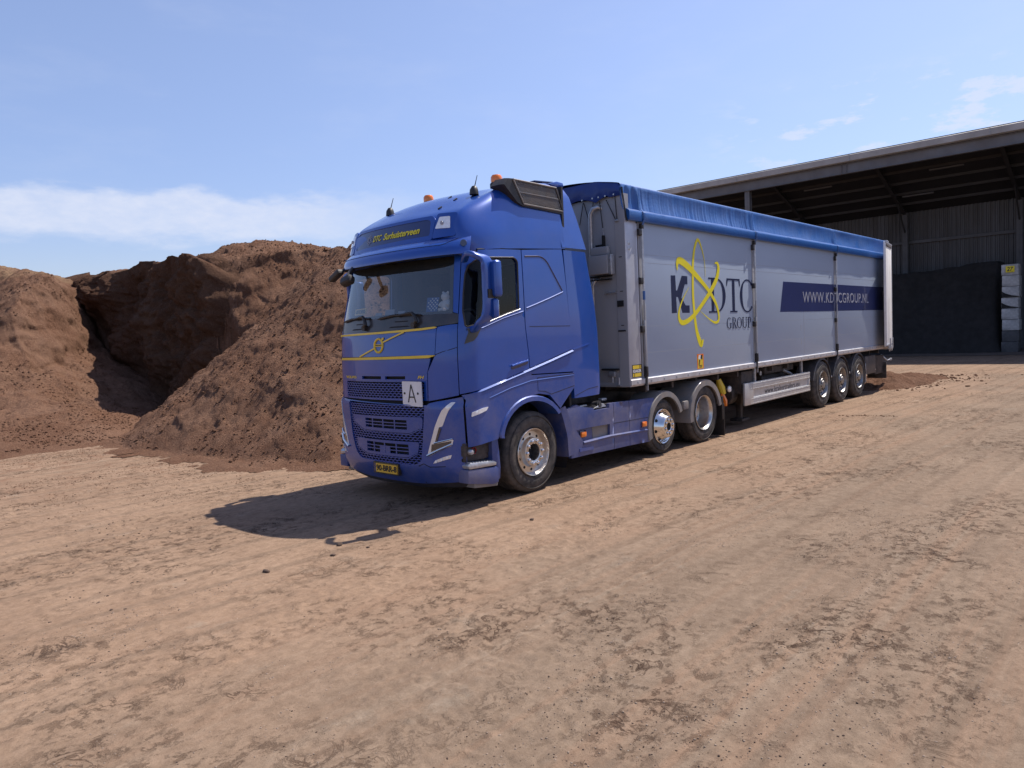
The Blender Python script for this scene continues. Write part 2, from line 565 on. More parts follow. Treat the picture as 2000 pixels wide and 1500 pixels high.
# ------------------------------------------------------------------ tractor unit: cab surface
XC = [(.20, .14), (.26, .10), (.34, .05), (.46, .0), (1.2, .0), (1.26, .025), (1.78, .035), (2.08, .06), (2.22, .09), (2.88, .24), (3.12, .30)]
BT = [(.3, .12), (2.1, .12), (2.9, .15)]
Y1, LC, RX = .95, .42, .30
def tab(T, z):
    return float(np.interp(z, [a for a, b in T], [b for a, b in T]))
def cab0(u, z):
    s = 1 if u >= 0 else -1
    u = abs(u)
    xc = tab(XC, z); b = tab(BT, z)
    t = min(max((z - 2.2) / .9, 0), 1); Wd = 1.25 - .03 * t * t
    if u <= Y1:
        x = xc + b * (u / Y1) ** 2; y = u
    elif u < Y1 + LC:
        t = (u - Y1) / LC
        m = 2 * b / Y1; h = .17
        p = ((xc + b, Y1), (xc + b + h * m, Y1 + h), (xc + b + RX - .15, Wd), (xc + b + RX, Wd))
        w = ((1 - t) ** 3, 3 * t * (1 - t) ** 2, 3 * t * t * (1 - t), t ** 3)
        x = sum(a * q[0] for a, q in zip(w, p)); y = sum(a * q[1] for a, q in zip(w, p))
    else:
        xs = xc + b + RX
        x = xs + (u - Y1 - LC) / 2.0 * (2.6 - xs); y = Wd
    return Vector((x, -s * y, z))
def cabS(u, z, off=0.0):
    p = cab0(u, z)
    if off:
        e = 1e-3
        n = (cab0(u + e, z) - cab0(u - e, z)).cross(cab0(u, z + e) - cab0(u, z - e))
        p = p - n.normalized() * (-off)
    return p
# make sure the normal points outwards (towards -x at the front)
if (cabS(0.0, 1.5, 0.1) - cabS(0.0, 1.5)).x > 0:
    _c = cabS
    def cabS(u, z, off=0.0):
        return _c(u, z, -off)
def cabN(u, z):
    return (cabS(u, z, 0.05) - cabS(u, z)).normalized()
def uX(X, z):
    xs = tab(XC, z) + tab(BT, z) + RX
    return Y1 + LC + 2.0 * (X - xs) / (2.6 - xs)
def S(X, z):
    return (uX(X, z), z)
def far(poly):
    """the same outline on the other side of the cab"""
    out = []
    for u, z in poly:
        t = min(max((u - .9) / .35, 0), 1)
        out.append((-(u + .14 * (1 - t)), z))
    return out[::-1]

TRUCK = empty('articulated_lorry_tractor', (0, 0, 0))
tag(TRUCK, 'blue tractor unit with high roof cab and yellow front stripes', 'lorry')

# --- windscreen, cowl, pillars
sc_poly = [(-1.03, 2.262), (1.045, 2.262), (1.012, 2.57), (.972, 2.95), (-.99, 2.95), (-1.01, 2.57)]
ws = obj('windscreen', patch(MB(), sc_poly, cabS, 0.004, 0, .08), M['glass'], TRUCK)
mb = MB()
frit_h = round_poly([(-.985, 2.30), (1.005, 2.30), (.975, 2.57), (.94, 2.80), (-.955, 2.80), (-.975, 2.57)], .05)
patch(mb, sc_poly, cabS, -0.006, 0.01, .06, [frit_h])
obj('windscreen_border', mb, M['black'], ws)
mb = MB()
cowl = [(-1.07, 2.105), (-.99, 2.10), (-.5, 2.10), (.2, 2.102), (.60, 2.112), (.875, 2.125), (1.04, 2.140), (1.112, 2.150), (1.127, 2.18), (1.11, 2.25), (1.05, 2.268), (-1.04, 2.258), (-1.11, 2.25)]
patch(mb, cowl, cabS, 0.004, 0.03, .05)
cw = obj('cowl_panel', mb, M['cowl'], TRUCK)
for a in (-.62, .22):   # air slots in the cowl
    mb = MB()
    patch(mb, [(a, 2.20), (a + .22, 2.20), (a + .22, 2.212), (a, 2.212)], cabS, 0.006, 0.002, .05)
    patch(mb, [(a - .1, 2.135), (a + .26, 2.137), (a + .22, 2.152), (a - .06, 2.15)], cabS, 0.006, 0.002, .05)
    obj('cowl_slot', mb, M['dark'], cw)
for pu, le, he in ((.56, .62, 1), (-.36, .60, 1)):      # wipers: pivot, hook arm, blade
    mb = MB()
    piv = cabS(pu, 2.15, .03); a1 = cabS(pu + .03, 2.235, .055); a2 = cabS(pu - .10, 2.285, .05); a3 = cabS(pu - .30, 2.27, .035)
    mb.tube([piv, cabS(pu + .05, 2.19, .05), a1, cabS(pu - .02, 2.285, .06), a2, a3], [.022, .024, .022, .017, .014, .010], 8)
    mb.tube([piv - Vector((-.03, 0, 0)), piv - Vector((.02, 0, 0))], .035, 12)
    mb.tube([cabS(pu + .09 - t * (le + .12), 2.262 + .026 * math.sin(t * 3.14) * (1 if t < .7 else .9) - .012 * t, .022) for t in np.linspace(0, 1, 12)], [.009] + [.014] * 10 + [.008], 6)
    obj('wiper', mb, M['black'], ws)
pil = [(.978, 2.95), (1.012, 2.60), (1.05, 2.275), (1.10, 2.258), (1.105, 2.233), (1.048, 2.93)]
for q, nm in ((pil, 'n'), (far(pil), 'f')):
    obj('windscreen_pillar', patch(MB(), q, cabS, 0.010, .03, .05), M['blue'], TRUCK)

# --- front panel between the stripes, with badge
mb = MB()
patch(mb, [(-1.08, 2.098), (-1.01, 1.790), (.862, 1.795), (.878, 2.118), (.6, 2.106), (.2, 2.096)], cabS, 0.008, .03, .06)
fp = obj('front_panel', mb, M['blue'], TRUCK)
mb = MB()
ups = [(-1.06, 2.075), (-.6, 2.078), (0.0, 2.081), (.4, 2.088), (.66, 2.096), (.86, 2.108), (.89, 2.110)]
mb.ribbon([cabS(u, z, .016) for u, z in ups], [.024, .026, .026, .026, .026, .022, .006], lambda p: (-1, 0, 0.05), .008)
obj('upper_trim_stripe', mb, M['yellow'], fp)
mb = MB()
los = [(-1.01, 1.768), (-.6, 1.770), (0.0, 1.773), (.5, 1.776), (.78, 1.778), (.87, 1.788)]
mb.ribbon([cabS(u, z, .012) for u, z in los], [.030, .032, .032, .032, .034, .006], lambda p: (-1, 0, 0.02), .008)
obj('lower_trim_stripe', mb, M['yellow'], fp)
mb = MB()
cu_, cz_ = -.055, 1.928
ring = []
for i in range(37):
    a = 2 * math.pi * i / 36
    ring.append(cabS(cu_ + .082 * math.cos(a), cz_ + .082 * math.sin(a), .012))
mb.tube(ring, .015, 8, cap=False)
n0 = (-1, 0, .06)
mb.ribbon([cabS(-.475, 1.795, .013), cabS(-.31, 1.844, .013), cabS(-.145, 1.893, .013)], .018, n0, .006)
mb.ribbon([cabS(.03, 1.965, .013), cabS(.2, 2.0155, .015), cabS(.41, 2.078, .016)], .018, n0, .006)
mb.ribbon([cabS(.0, 1.985, .012), cabS(.045, 2.02, .012)], .02, n0, .008)
patch(mb, [(.012, 1.995), (.04, 1.995), (.04, 2.022), (.012, 2.022)], cabS, .018, .008, .05)
patch(mb, [(cu_ - .085, 1.915), (cu_ + .085, 1.915), (cu_ + .085, 1.945), (cu_ - .085, 1.945)], cabS, .014, .008, .05)
bd = obj('badge', mb, M['yellow'], fp)
mb = MB()
letters(mb, 'VOLVO', (cu_ - .062, cu_ + .062, 1.922, 1.939), lambda a, b, d: cabS(a, b, .0145 + d), bold=.02)
obj('badge_lettering', mb, M['ink'], bd)

# --- upper grille with header
mb = MB()
g_out = [(-1.01, 1.755), (-1.03, 1.50), (-1.045, 1.262), (.738, 1.262), (.744, 1.50), (.75, 1.60), (.80, 1.757)]
hole = round_poly([(-.89, 1.482), (-.90, 1.275), (.69, 1.278), (.70, 1.482)], .02)
slot1 = [(-.452, 1.553), (-.452, 1.515), (-.03, 1.515), (-.03, 1.553)]
slot2 = [(.05, 1.553), (.05, 1.515), (.407, 1.515), (.407, 1.553)]
patch(mb, g_out, cabS, 0.006, .03, .06, [hole, slot1, slot2])
patch(mb, [(-1.02, 1.583), (-1.02, 1.577), (.745, 1.577), (.745, 1.583)], cabS, 0.011, .008, .06)
patch(mb, [(-1.02, 1.506), (-1.02, 1.499), (.735, 1.499), (.735, 1.506)], cabS, 0.014, .010, .06)
gr = obj('upper_grille', mb, M['blue'], TRUCK)
def lattice(mb, poly, pu=.072, pz=.0290, w=.0105, off=.0, exclude=()):
    """flattened honeycomb of bent bars, as wide diamonds"""
    us = [p[0] for p in poly]; zs = [p[1] for p in poly]
    z = min(zs) - pz
    row = 0
    while z < max(zs) + pz:
        u = math.floor(min(us) / pu) * pu
        seg = []
        while u < max(us) + pu:
            for a, b in (((u, z), (u + pu / 2, z + pz * .5)), ((u + pu / 2, z + pz * .5), (u + pu, z))):
                if row % 2:
                    a = (a[0], 2 * z + pz * .5 - a[1]); b = (b[0], 2 * z + pz * .5 - b[1])
                m_ = ((a[0] + b[0]) / 2, (a[1] + b[1]) / 2)
                if in_poly(m_, poly) and not any(in_poly(m_, q) for q in exclude):
                    mb.ribbon([cabS(a[0], a[1], off), cabS(b[0], b[1], off)], w, (-1, 0, 0.02), .012)
            u += pu
        z += pz
        row += 1
mb = MB()
lattice(mb, hole, off=-.006)
obj('grille_mesh', mb, M['grille_blue'], gr, smooth=False)
mb = MB()
patch(mb, [(-1.0, 1.57), (-1.0, 1.23), (.73, 1.23), (.735, 1.57)], cabS, -.035, 0, .1)
obj('grille_backing', mb, M['dark'], gr)
mb = MB()
letters(mb, 'VOLVO', (-.905, -.60, 1.518, 1.552), lambda a, b, d: cabS(a, b, .0065 + d), bold=.035)
obj('maker_lettering', mb, M['yellow'], gr)
mb = MB()
letters(mb, 'FH', (.605, .70, 1.520, 1.556), lambda a, b, d: cabS(a, b, .0065 + d), shear=.25, bold=.025)
obj('type_lettering', mb, M['yellow'], gr)

# --- the white A sign
mb = MB()
aS = lambda a, b, o=0.0: Vector((.020 - o + .05 * (a - .36), -a - .03, b))
patch(mb, round_poly([(.345, 1.205), (.672, 1.195), (.672, 1.490), (.345, 1.494)], .012), lambda a, b, o: aS(a, b, o), .0, .012, .1)
asg = obj('letter_sign', mb, M['white'], TRUCK)
asg['label'] = 'white square plate reading A'
mb = MB()
for a, b in (((.445, 1.245), (.500, 1.455)), ((.500, 1.455), (.570, 1.245)), ((.463, 1.308), (.555, 1.308))):
    mb.ribbon([aS(a[0], a[1], .001), aS(b[0], b[1], .001)], .015, (-1, 0, 0), .003)
for a in (.385, .612):
    mb.lathe([(0, .006), (.012, .006), (.014, 0)], (0, 0, 0), 12)
    k = 36
    mb.v[-k:] = [tuple(aS(a, 1.352, .001) + Vector((v[1] if v[1] < 0 else 0, v[0], v[2]))) for v in mb.v[-k:]]
obj('sign_letter', mb, M['ink'], asg)

# --- front corner panels between grille and door
cor = [(.885, 2.115), (.868, 1.795), (.757, 1.60), (.750, 1.258), (.95, 1.290), (1.121, 1.325), (1.113, 2.138), (1.04, 2.134)]
for q in (cor, far(cor)):
    cpn = obj('corner_panel', patch(MB(), q, cabS, 0.006, .03, .05), M['blue'], TRUCK)
    mb = MB()
    sl_ = [(.869, 1.797), (.96, 1.828), (1.05, 1.852), (1.115, 1.872)]
    if q[0][0] < 0: sl_ = far(sl_)
    mb.ribbon([cabS(u, z, .0062) for u, z in sl_], .007, lambda p: (-1, -.5 if p.y < 0 else .5, 0), .002)
    obj('panel_seam', mb, M['dark'], cpn)

# --- bumper with lower grille, headlamps, plate
def bz(u):      # lower edge of the bumper rises towards the corners
    return .262 + .055 * min(1, max(0, (abs(u) - .45) / .6)) ** 1.5
mb = MB()
btop = [(-.93, 1.236), (-.78, 1.242)]
lg_hole = round_poly([(-.800, 1.225), (-.745, .78), (-.66, .585), (-.53, .50), (.50, .495), (.625, .535), (.665, .80), (.712, 1.190), (.690, 1.20)], [.03, .05, .05, .08, .08, .05, .05, .03, .0])
bo = [(-1.24, 1.27), (-.93, 1.245), (-.81, 1.238), (.745, 1.208), (.775, 1.232), (.93, 1.262), (1.06, 1.287), (1.160, 1.305)]
bo += [(1.175, 1.24), (1.190, .54), (1.192, .33)]
bo += [(u, bz(u)) for u in np.linspace(1.15, -1.2, 24)]
bo += [(-1.21, .6)]
patch(mb, bo, cabS, 0.012, .04, .05, [lg_hole])
bp_ = obj('bumper', mb, M['blue_low'], TRUCK)
mb = MB()
patch(mb, [(-1.15, .332), (-.6, .275), (.0, .262), (.5, .265), (1.1, .32), (1.185, .335), (1.185, .25), (.6, .20), (-.6, .20), (-1.1, .26)], cabS, -.005, .05, .07)
obj('bumper_lip', mb, M['cowl'], bp_)
mb = MB()   # seam and crease lines of the bumper
mb.ribbon([cabS(u, z, .012) for u, z in ((.585, .49), (.66, .52), (.75, .485), (.95, .50), (1.182, .545))], .008, (-1, -.3, 0), .0035)
mb.ribbon([cabS(.60, .49, .012), cabS(.60, .28, .012)], .007, (-1, -.1, 0), .0035)
obj('bumper_seam', mb, M['dark'], bp_)
mb = MB()
f1 = round_poly([(-.70, 1.058), (.672, 1.070), (.657, .945), (.455, .872), (-.43, .880), (-.67, .965)], .03)
f1h = [(-.385, 1.028), (-.385, .915), (.421, .915), (.421, 1.028)]
f2 = round_poly([(-.625, .762), (.60, .772), (.570, .645), (.415, .578), (-.385, .578), (-.61, .655)], .03)
f2h = [(-.378, .735), (-.378, .612), (.430, .612), (.430, .735)]
patch(mb, f1, cabS, .006, .05, .05, [f1h])
patch(mb, f2, cabS, .006, .05, .05, [f2h])
for (a, b, c, d) in ((-.385, .421, .915, 1.028), (-.378, .430, .612, .735)):
    for t in (1 / 3, 2 / 3):
        z = c + (d - c) * t
        mb.ribbon([cabS(a + (b - a) * k / 8, z, -.004) for k in range(9)], .011, (-1, 0, 0), .012)
    for t in (.2, .47, .74):
        u = a + (b - a) * t
        mb.ribbon([cabS(u, c, -.004), cabS(u, d, -.004)], .018, (-1, 0, 0), .011)
patch(mb, [(-.10, .612), (-.10, .690), (.10, .690), (.10, .612)], cabS, .003, .01, .1)
# raised rims along the lower edge of each frame
for fr in (f1, f2):
    lo = [(u, z - .012) for u, z in fr]
    mb.ribbon([cabS(u, z, .002) for u, z in lo + lo[:1]], .010, (-1, 0, 0), .006)
lgf = obj('lower_grille', mb, M['blue_low'], bp_)
mb = MB()
lattice(mb, lg_hole, off=-.012, exclude=[f1, f2])
obj('lower_grille_mesh', mb, M['grille_blue'], lgf, smooth=False)
mb = MB()
patch(mb, [(-.84, 1.26), (-.80, .46), (.68, .46), (.76, 1.26)], cabS, -.05, 0, .1)
obj('lower_grille_backing', mb, M['dark'], lgf)
mb = MB()
patch(mb, [(-.9, 1.268), (-.88, 1.225), (.72, 1.20), (.755, 1.262)], cabS, -.03, 0, .1)
obj('grille_gap', mb, M['dark'], gr)
# number plate
mb = MB()
pS = lambda a, b, o=0.0: Vector((-.028 - o, -a, b))
patch(mb, round_poly([(-.205, .357), (.252, .357), (.252, .480), (-.205, .480)], .012), pS, 0, .012, .2)
npl = obj('number_plate', mb, M['plate'], bp_)
mb = MB()
letters(mb, '90-BRR-8', (-.155, .235, .382, .458), lambda a, b, d: pS(a, b, .0005 + d), bold=.03)
for e in (((-.200, .361), (.247, .361)), ((-.200, .476), (.247, .476)), ((.248, .361), (.248, .476))):
    mb.ribbon([pS(*e[0], .0005), pS(*e[1], .0005)], .006, (-1, 0, 0), .002)
obj('plate_characters', mb, M['ink'], npl)
mb = MB()
patch(mb, [(-.202, .362), (-.168, .362), (-.168, .475), (-.202, .475)], pS, .0015, .001, .2)
obj('plate_band', mb, M['navy_band'], npl)
mb = MB()
patch(mb, round_poly([(-.225, .347), (.268, .345), (.270, .492), (-.225, .492)], .012), pS, -.008, .04, .2)
obj('plate_holder', mb, M['black'], npl)

# headlamps (C-shaped LED surround with dark lamp inside), fog lamps
hl_out = [(1.092, 1.243), (1.045, 1.243), (.955, 1.158), (.905, 1.075), (.850, .965), (.772, .755), (.727, .630), (.745, .612), (1.042, .748), (1.060, .812), (1.045, .820), (.884, .782), (.842, .782), (.906, .960), (.952, .970), (.995, 1.086), (1.025, 1.155)]
dark_in = [(.795, .755), (.782, .668), (1.036, .770), (1.040, .803), (.884, .770)]
dark_v = [(.845, .790), (.868, .785), (.936, .945), (.906, .955)]
for k, tf in enumerate((lambda q: q, far)):
    mb = MB()
    patch(mb, round_poly(tf(hl_out), .012), cabS, .018, .02, .03)
    hl = obj('headlamp', mb, M['drl'], bp_)
    mb = MB()
    patch(mb, tf(dark_in), cabS, .0215, .004, .04)
    patch(mb, tf(dark_v), cabS, .0215, .004, .04)
    obj('headlamp_lens', mb, M['lens_dark'], hl)
    mb = MB()
    lo = [(.728, .622), (.88, .690), (1.040, .765)]
    hi = [(.83, .772), (.94, .798), (1.055, .828)]
    q1 = tf(lo); q2 = tf(hi)
    mb.tube([cabS(u, z, .026) for u, z in q1], .014, 8)
    mb.tube([cabS(u, z, .024) for u, z in q2], .010, 8)
    obj('headlamp_trim', mb, M['chrome'], hl)
    mb = MB()
    patch(mb, tf([(.80, .530), (.845, .540), (1.02, .598), (1.035, .640), (1.00, .632), (.83, .568)]), cabS, .016, .01, .03)
    fg = obj('fog_lamp', mb, M['drl'], bp_)
    for u in (.845, .92, .99):
        mb = MB()
        c0 = tf([(u, .555 + (u - .845) * .36)])[0]
        p = cabS(c0[0], c0[1], .020)
        mb.tube([p, p + cabN(*c0) * .006], .016, 10)
        obj('fog_lamp_lens', mb, M['lens'], fg)
mb = MB()
for c0 in ((1.15, .575),):
    p = cabS(c0[0], c0[1], .010)
    mb.tube([p, p + cabN(*c0) * .006], .022, 14)
obj('tow_eye_cover', mb, M['dark'], bp_)

# --- doors (both sides), side windows
win = round_poly([(1.135, 2.800), (1.216, 2.868), (1.32, 2.900), (1.855, 2.922), (1.925, 2.88), (2.004, 2.300), (1.438, 2.144), (1.224, 2.099), (1.196, 2.118), (1.150, 2.28), (1.128, 2.49), (1.118, 2.706)],
                 [.01, .02, .02, .05, .05, .02, .02, .01, .01, .02, .02, .02])
door = [(1.055, 2.935), (1.112, 2.24), (1.120, 2.138), (1.130, 1.335), S(.47, 1.375), S(.9, 1.465), S(1.335, 1.56), S(1.325, 1.75), S(1.295, 3.022), S(.95, 3.012), S(.58, 2.985), (1.23, 2.965)]
belt = [(1.21, 2.083), (1.42, 2.093), (1.748, 2.201), (2.08, 2.278)]
def strip(mb, pts, off0, off1, h):
    """ledge along a line on the cab side: sticks out by off1, chamfered on top"""
    A = [cabS(u, z, off0) for u, z in pts]
    B = [cabS(u, z - h * .55, off1) for u, z in pts]
    C_ = [cabS(u, z - h, off1 * .9) for u, z in pts]
    D = [cabS(u, z - h * 1.6, off0) for u, z in pts]
    mb.grid([A, B, C_, D])
for k, tf in enumerate((lambda q: q, far)):
    mb = MB()
    patch(mb, tf(door), cabS, .008, .045, .06, [tf(win)])
    dr = obj('cab_door', mb, M['blue'], TRUCK)
    mb = MB()
    bl = tf(belt)
    strip(mb, bl, .007, .015, .018)
    obj('door_belt_moulding', mb, M['blue_soft'], dr)
    wn_ = obj('side_window', patch(MB(), tf(win), cabS, -.012, 0, .08), M['glass_side'], dr)
    mb = MB()
    wl = tf(win)
    mb.tube([cabS(u, z, .004) for u, z in wl + wl[:1]], .011, 6, cap=False)
    obj('window_rubber', mb, M['black'], wn_)
    mb = MB()
    sl = tf([(1.46, 2.135), (1.60, 2.180), (1.80, 2.240), (2.02, 2.296)])
    mb.tube([cabS(u, z, .010) for u, z in sl], .006, 6)
    obj('window_sill_trim', mb, M['galv'], wn_)
    mb = MB()
    hd = tf(round_poly([(1.868, 1.612), (2.14, 1.662), (2.178, 1.632), (2.15, 1.615), (1.889, 1.562)], .02))
    patch(mb, hd, cabS, .012, .004, .04)
    dh = obj('door_handle', mb, M['blue_dark'], dr)
    mb = MB()
    hb = tf([(1.875, 1.612), (2.0, 1.634), (2.15, 1.660)])
    mb.tube([cabS(u, z, .028) for u, z in hb], .012, 8)
    obj('handle_bar', mb, M['blue'], dh)
    mb = MB()
    patch(mb, tf([(1.217, 2.083), (1.40, 2.085), (1.345, 1.99), (1.30, 1.94), (1.19, 1.905), (1.235, 2.04)]), cabS, .0145, .006, .04)
    obj('mirror_foot_cover', mb, M['cowl'], dr)
    # inner door trim
    mb = MB()
    patch(mb, tf([(1.13, 2.06), (1.14, 1.40), S(1.30, 1.58), S(1.28, 2.26)]), cabS, -.055, 0, .1)
    obj('door_lining', mb, M['cabin'], dr)

# --- side panels of the sleeper, fender, lower panels
side = [S(1.310, 3.022), S(1.338, 1.75), S(1.348, 1.565), S(2.225, 1.765), S(2.205, 2.0), S(2.115, 3.075), S(1.8, 3.055)]
fwl = [(1.132, 1.318), (1.185, 1.270), (1.196, 1.10), (1.205, .724), S(.71, .765)]
arc = [S(.715, .77), S(.79, .93), S(.95, 1.085), S(1.2, 1.195), S(1.47, 1.235), S(1.69, 1.195), S(1.895, 1.005)]
fend = [(1.150, 1.325), (1.192, 1.262), (1.200, 1.10), (1.208, .724)] + [S(.70, .765), S(.72, .80)] + arc[1:] + [S(2.22, 1.26), S(2.225, 1.445), S(1.345, 1.475), S(1.342, 1.535), S(.9, 1.443), S(.47, 1.353)]
upper_lo = [S(1.352, 1.552), S(1.352, 1.487), S(2.225, 1.462), S(2.225, 1.752)]
for k, tf in enumerate((lambda q: q, far)):
    mb = MB()
    patch(mb, tf(side), cabS, .008, .03, .06)
    sp = obj('sleeper_side_panel', mb, M['blue'], TRUCK)
    mb = MB()   # pressed outline of the blanked rear window
    wl = tf(round_poly([S(1.36, 2.945), S(1.74, 2.965), S(1.92, 2.72), S(2.06, 2.535)], [0, .30, .4, 0], 8))
    mb.tube([cabS(u, z, -.002) for u, z in wl], .017, 6)
    obj('pressed_window_outline', mb, M['blue_dark'], sp)  # shading along the pressing painted in as a darker blue
    mb = MB()
    strip(mb, tf([S(1.33, 2.318), S(1.5, 2.362), S(1.8, 2.445), S(2.07, 2.525)]), .007, .015, .018)
    obj('belt_moulding', mb, M['blue_soft'], sp)
    mb = MB()
    mb.ribbon([cabS(u, z, .008) for u, z in tf([S(1.37, 2.08), S(2.19, 2.07)])], .007, (0, -1 if k == 0 else 1, 0), .0015)
    obj('panel_seam', mb, M['dark'], sp)
    mb = MB()
    patch(mb, tf(upper_lo), cabS, .008, .03, .06)
    obj('locker_panel', mb, M['blue'], TRUCK)
    mb = MB()
    patch(mb, tf(fend), cabS, .026, .05, .05)
    fd = obj('front_fender', mb, M['blue_low'], TRUCK)
    mb = MB()   # raised shoulder line that catches the sun
    cre = [(1.165, 1.318), S(.47, 1.372), S(.9, 1.462), S(1.34, 1.555), S(1.8, 1.655), S(2.22, 1.752)]
    A = tf(cre)
    if k == 0: A0 = A
    strip(mb, A, .008, .034, .030)
    obj('shoulder_line', mb, M['blue_soft'], fd)
    mb = MB()
    c2 = tf([(1.205, 1.205), S(.6, 1.275), S(.95, 1.355), S(1.34, 1.415), S(2.2, 1.425)])
    strip(mb, c2, .025, .031, .016)
    obj('lower_shoulder_line', mb, M['blue_soft'], fd)
    mb = MB()
    lk = tf([S(1.46, 1.44), S(1.46, 1.27), S(1.60, 1.25), S(1.72, 1.205), S(2.21, 1.275)])
    mb.ribbon([cabS(u, z, .026) for u, z in lk], .007, (0, -1 if k == 0 else 1, 0), .0015)
    mb.ribbon([cabS(u, z, .026) for u, z in tf([S(1.46, 1.435), S(2.21, 1.432)])], .007, (0, -1 if k == 0 else 1, 0), .0015)
    obj('fender_seam', mb, M['dark'], fd)
    mb = MB()   # wheel arch lip
    al = tf([S(.735, .768)] + [S(1.315 + .60 * math.cos(t) + (.05 if t < 1.5 else 0) * math.cos(t), .71 + .50 * math.sin(t)) for t in np.linspace(2.95, .52, 15)])
    rows = []
    for u, z in al:
        X = cab0(u, z).x
        d = Vector((X - 1.32, 0, z - .68)).normalized()
        sg = -1 if k == 0 else 1
        p = cabS(u, z, .028)
        q = p - d * .055
        rows.append([p + d * .012, p + Vector((0, sg * .018, 0)), q + Vector((0, sg * .020, 0)), q + Vector((0, -sg * .30, 0))])
    mb.grid(rows)
    obj('wheel_arch_lip', mb, M['blue_low'], fd)
    mb = MB()
    fl = tf([(1.255, 1.072), (1.262, 1.122), (1.405, 1.158), (1.485, 1.165), (1.455, 1.125)])
    patch(mb, round_poly(fl, .01), cabS, .036, .012, .03)
    obj('cornering_lamp', mb, M['lens'], fd)
    mb = MB()   # dark step well and lower wing piece in front of the wheel
    sy = -1 if k == 0 else 1
    mb.box((.46, sy * 1.10, .66), (.50, .18, .22), .01)
    mb.prism([(.20, .74), (.70, .78), (.70, .62), (.20, .62)], 'y', sy * 1.06, sy * 1.20)
    sw = obj('step_well', mb, M['chassis'], TRUCK)
    mb = MB()
    mb.prism([(.60, .80), (.705, .80), (.725, .60), (.735, .42), (.72, .28), (.66, .28), (.66, .50), (.60, .52)], 'y', sy * 1.11, sy * 1.255, .012)
    mb.prism([(.19, .47), (.66, .44), (.70, .42), (.69, .245), (.60, .235), (.19, .31)], 'y', sy * 1.09, sy * 1.258, .015)
    st = obj('step_panel', mb, M['blue_dust_reflect'], TRUCK)
    mb = MB()
    mb.prism([(.20, .515), (.24, .545), (.62, .515), (.665, .49), (.655, .455), (.21, .475)], 'y', sy * 1.02, sy * 1.262, .012)
    for i in range(9):
        mb.box((.25 + i * .045, sy * 1.15, .545 - i * .0036), (.018, .20, .012), .003)
    obj('step_tread', mb, M['galv'], st)
    mb = MB()
    mb.prism([(.30, .30), (.70, .25), (.69, .20), (.30, .24)], 'y', sy * 1.05, sy * 1.235, .01)
    obj('step_underskirt', mb, M['fender'], st)
    mb = MB()
    mb.lathe([(0, .085), (.022, .082), (.034, .06), (.036, .0)], (.285, sy * 1.17, .665), 16, sy)
    cl_ = obj('coupling_socket', mb, M['galv'], sw)
    mb = MB()
    mb.lathe([(.033, .03), (.038, .025), (.038, .0), (.03, -.02)], (.345, sy * 1.19, .672), 16, sy)
    obj('coupling_cap', mb, M['red'], sw)

# --- cab interior: floor, back wall, headliner, dash, seats, wheel, bunk
mb = MB()
mb.box((1.38, 0, 1.36), (1.65, 2.30, .05))
obj('cab_floor', mb, M['cabin'], TRUCK)
mb = MB()
mb.box((2.21, 0, 2.4), (.04, 2.40, 3.0))
mb.box((1.8, 1.19, 2.35), (.80, .03, 1.45)); mb.box((1.8, -1.19, 2.35), (.80, .03, 1.45))
obj('cab_back_wall', mb, M['cabin'], TRUCK)
mb = MB()
mb.box((1.40, 0, 2.99), (1.55, 2.28, .04))
mb.box((.72, 0, 2.935), (.36, 1.7, .09), .03)
obj('headliner', mb, M['cabin_light'], TRUCK)
mb = MB()
prof = [(.30, 2.14), (.32, 2.24), (.44, 2.27), (.58, 2.28), (.72, 2.16), (.70, 1.85), (.55, 1.60), (.45, 1.40), (.32, 1.40)]
mb.prism(prof, 'y', -1.04, 1.04, .02)
obj('dashboard', mb, M['cabin'], TRUCK)
for y in (-.62, .62):
    mb = MB()
    mb.box((1.18, y, 1.78), (.52, .52, .14), .05)
    mb.box((1.45, y, 2.16), (.16, .50, .72), .06, Matrix.Rotation(R(10), 3, 'Y'))
    mb.box((1.53, y, 2.62), (.11, .30, .22), .05)
    mb.box((1.20, y, 1.52), (.34, .34, .36), .03)
    obj('seat', mb, M['seat'], TRUCK)
mb = MB()
ring = [Vector((.86 + .10 * math.sin(a), -.62 + .22 * math.cos(a), 2.13 + .20 * math.sin(a))) for a in np.linspace(0, 2 * math.pi, 33)]
mb.tube(ring, .017, 8, cap=False)
mb.tube([(.86, -.62, 2.13), (.66, -.62, 1.90)], [.05, .04], 10)
mb.tube([(.86, -.84, 2.13), (.86, -.40, 2.13)], .016, 6)
obj('steering_wheel', mb, M['black'], TRUCK)
mb = MB()
mb.box((1.95, 0, 1.9), (.48, 2.3, .14), .05)
obj('bunk', mb, M['seat'], TRUCK)

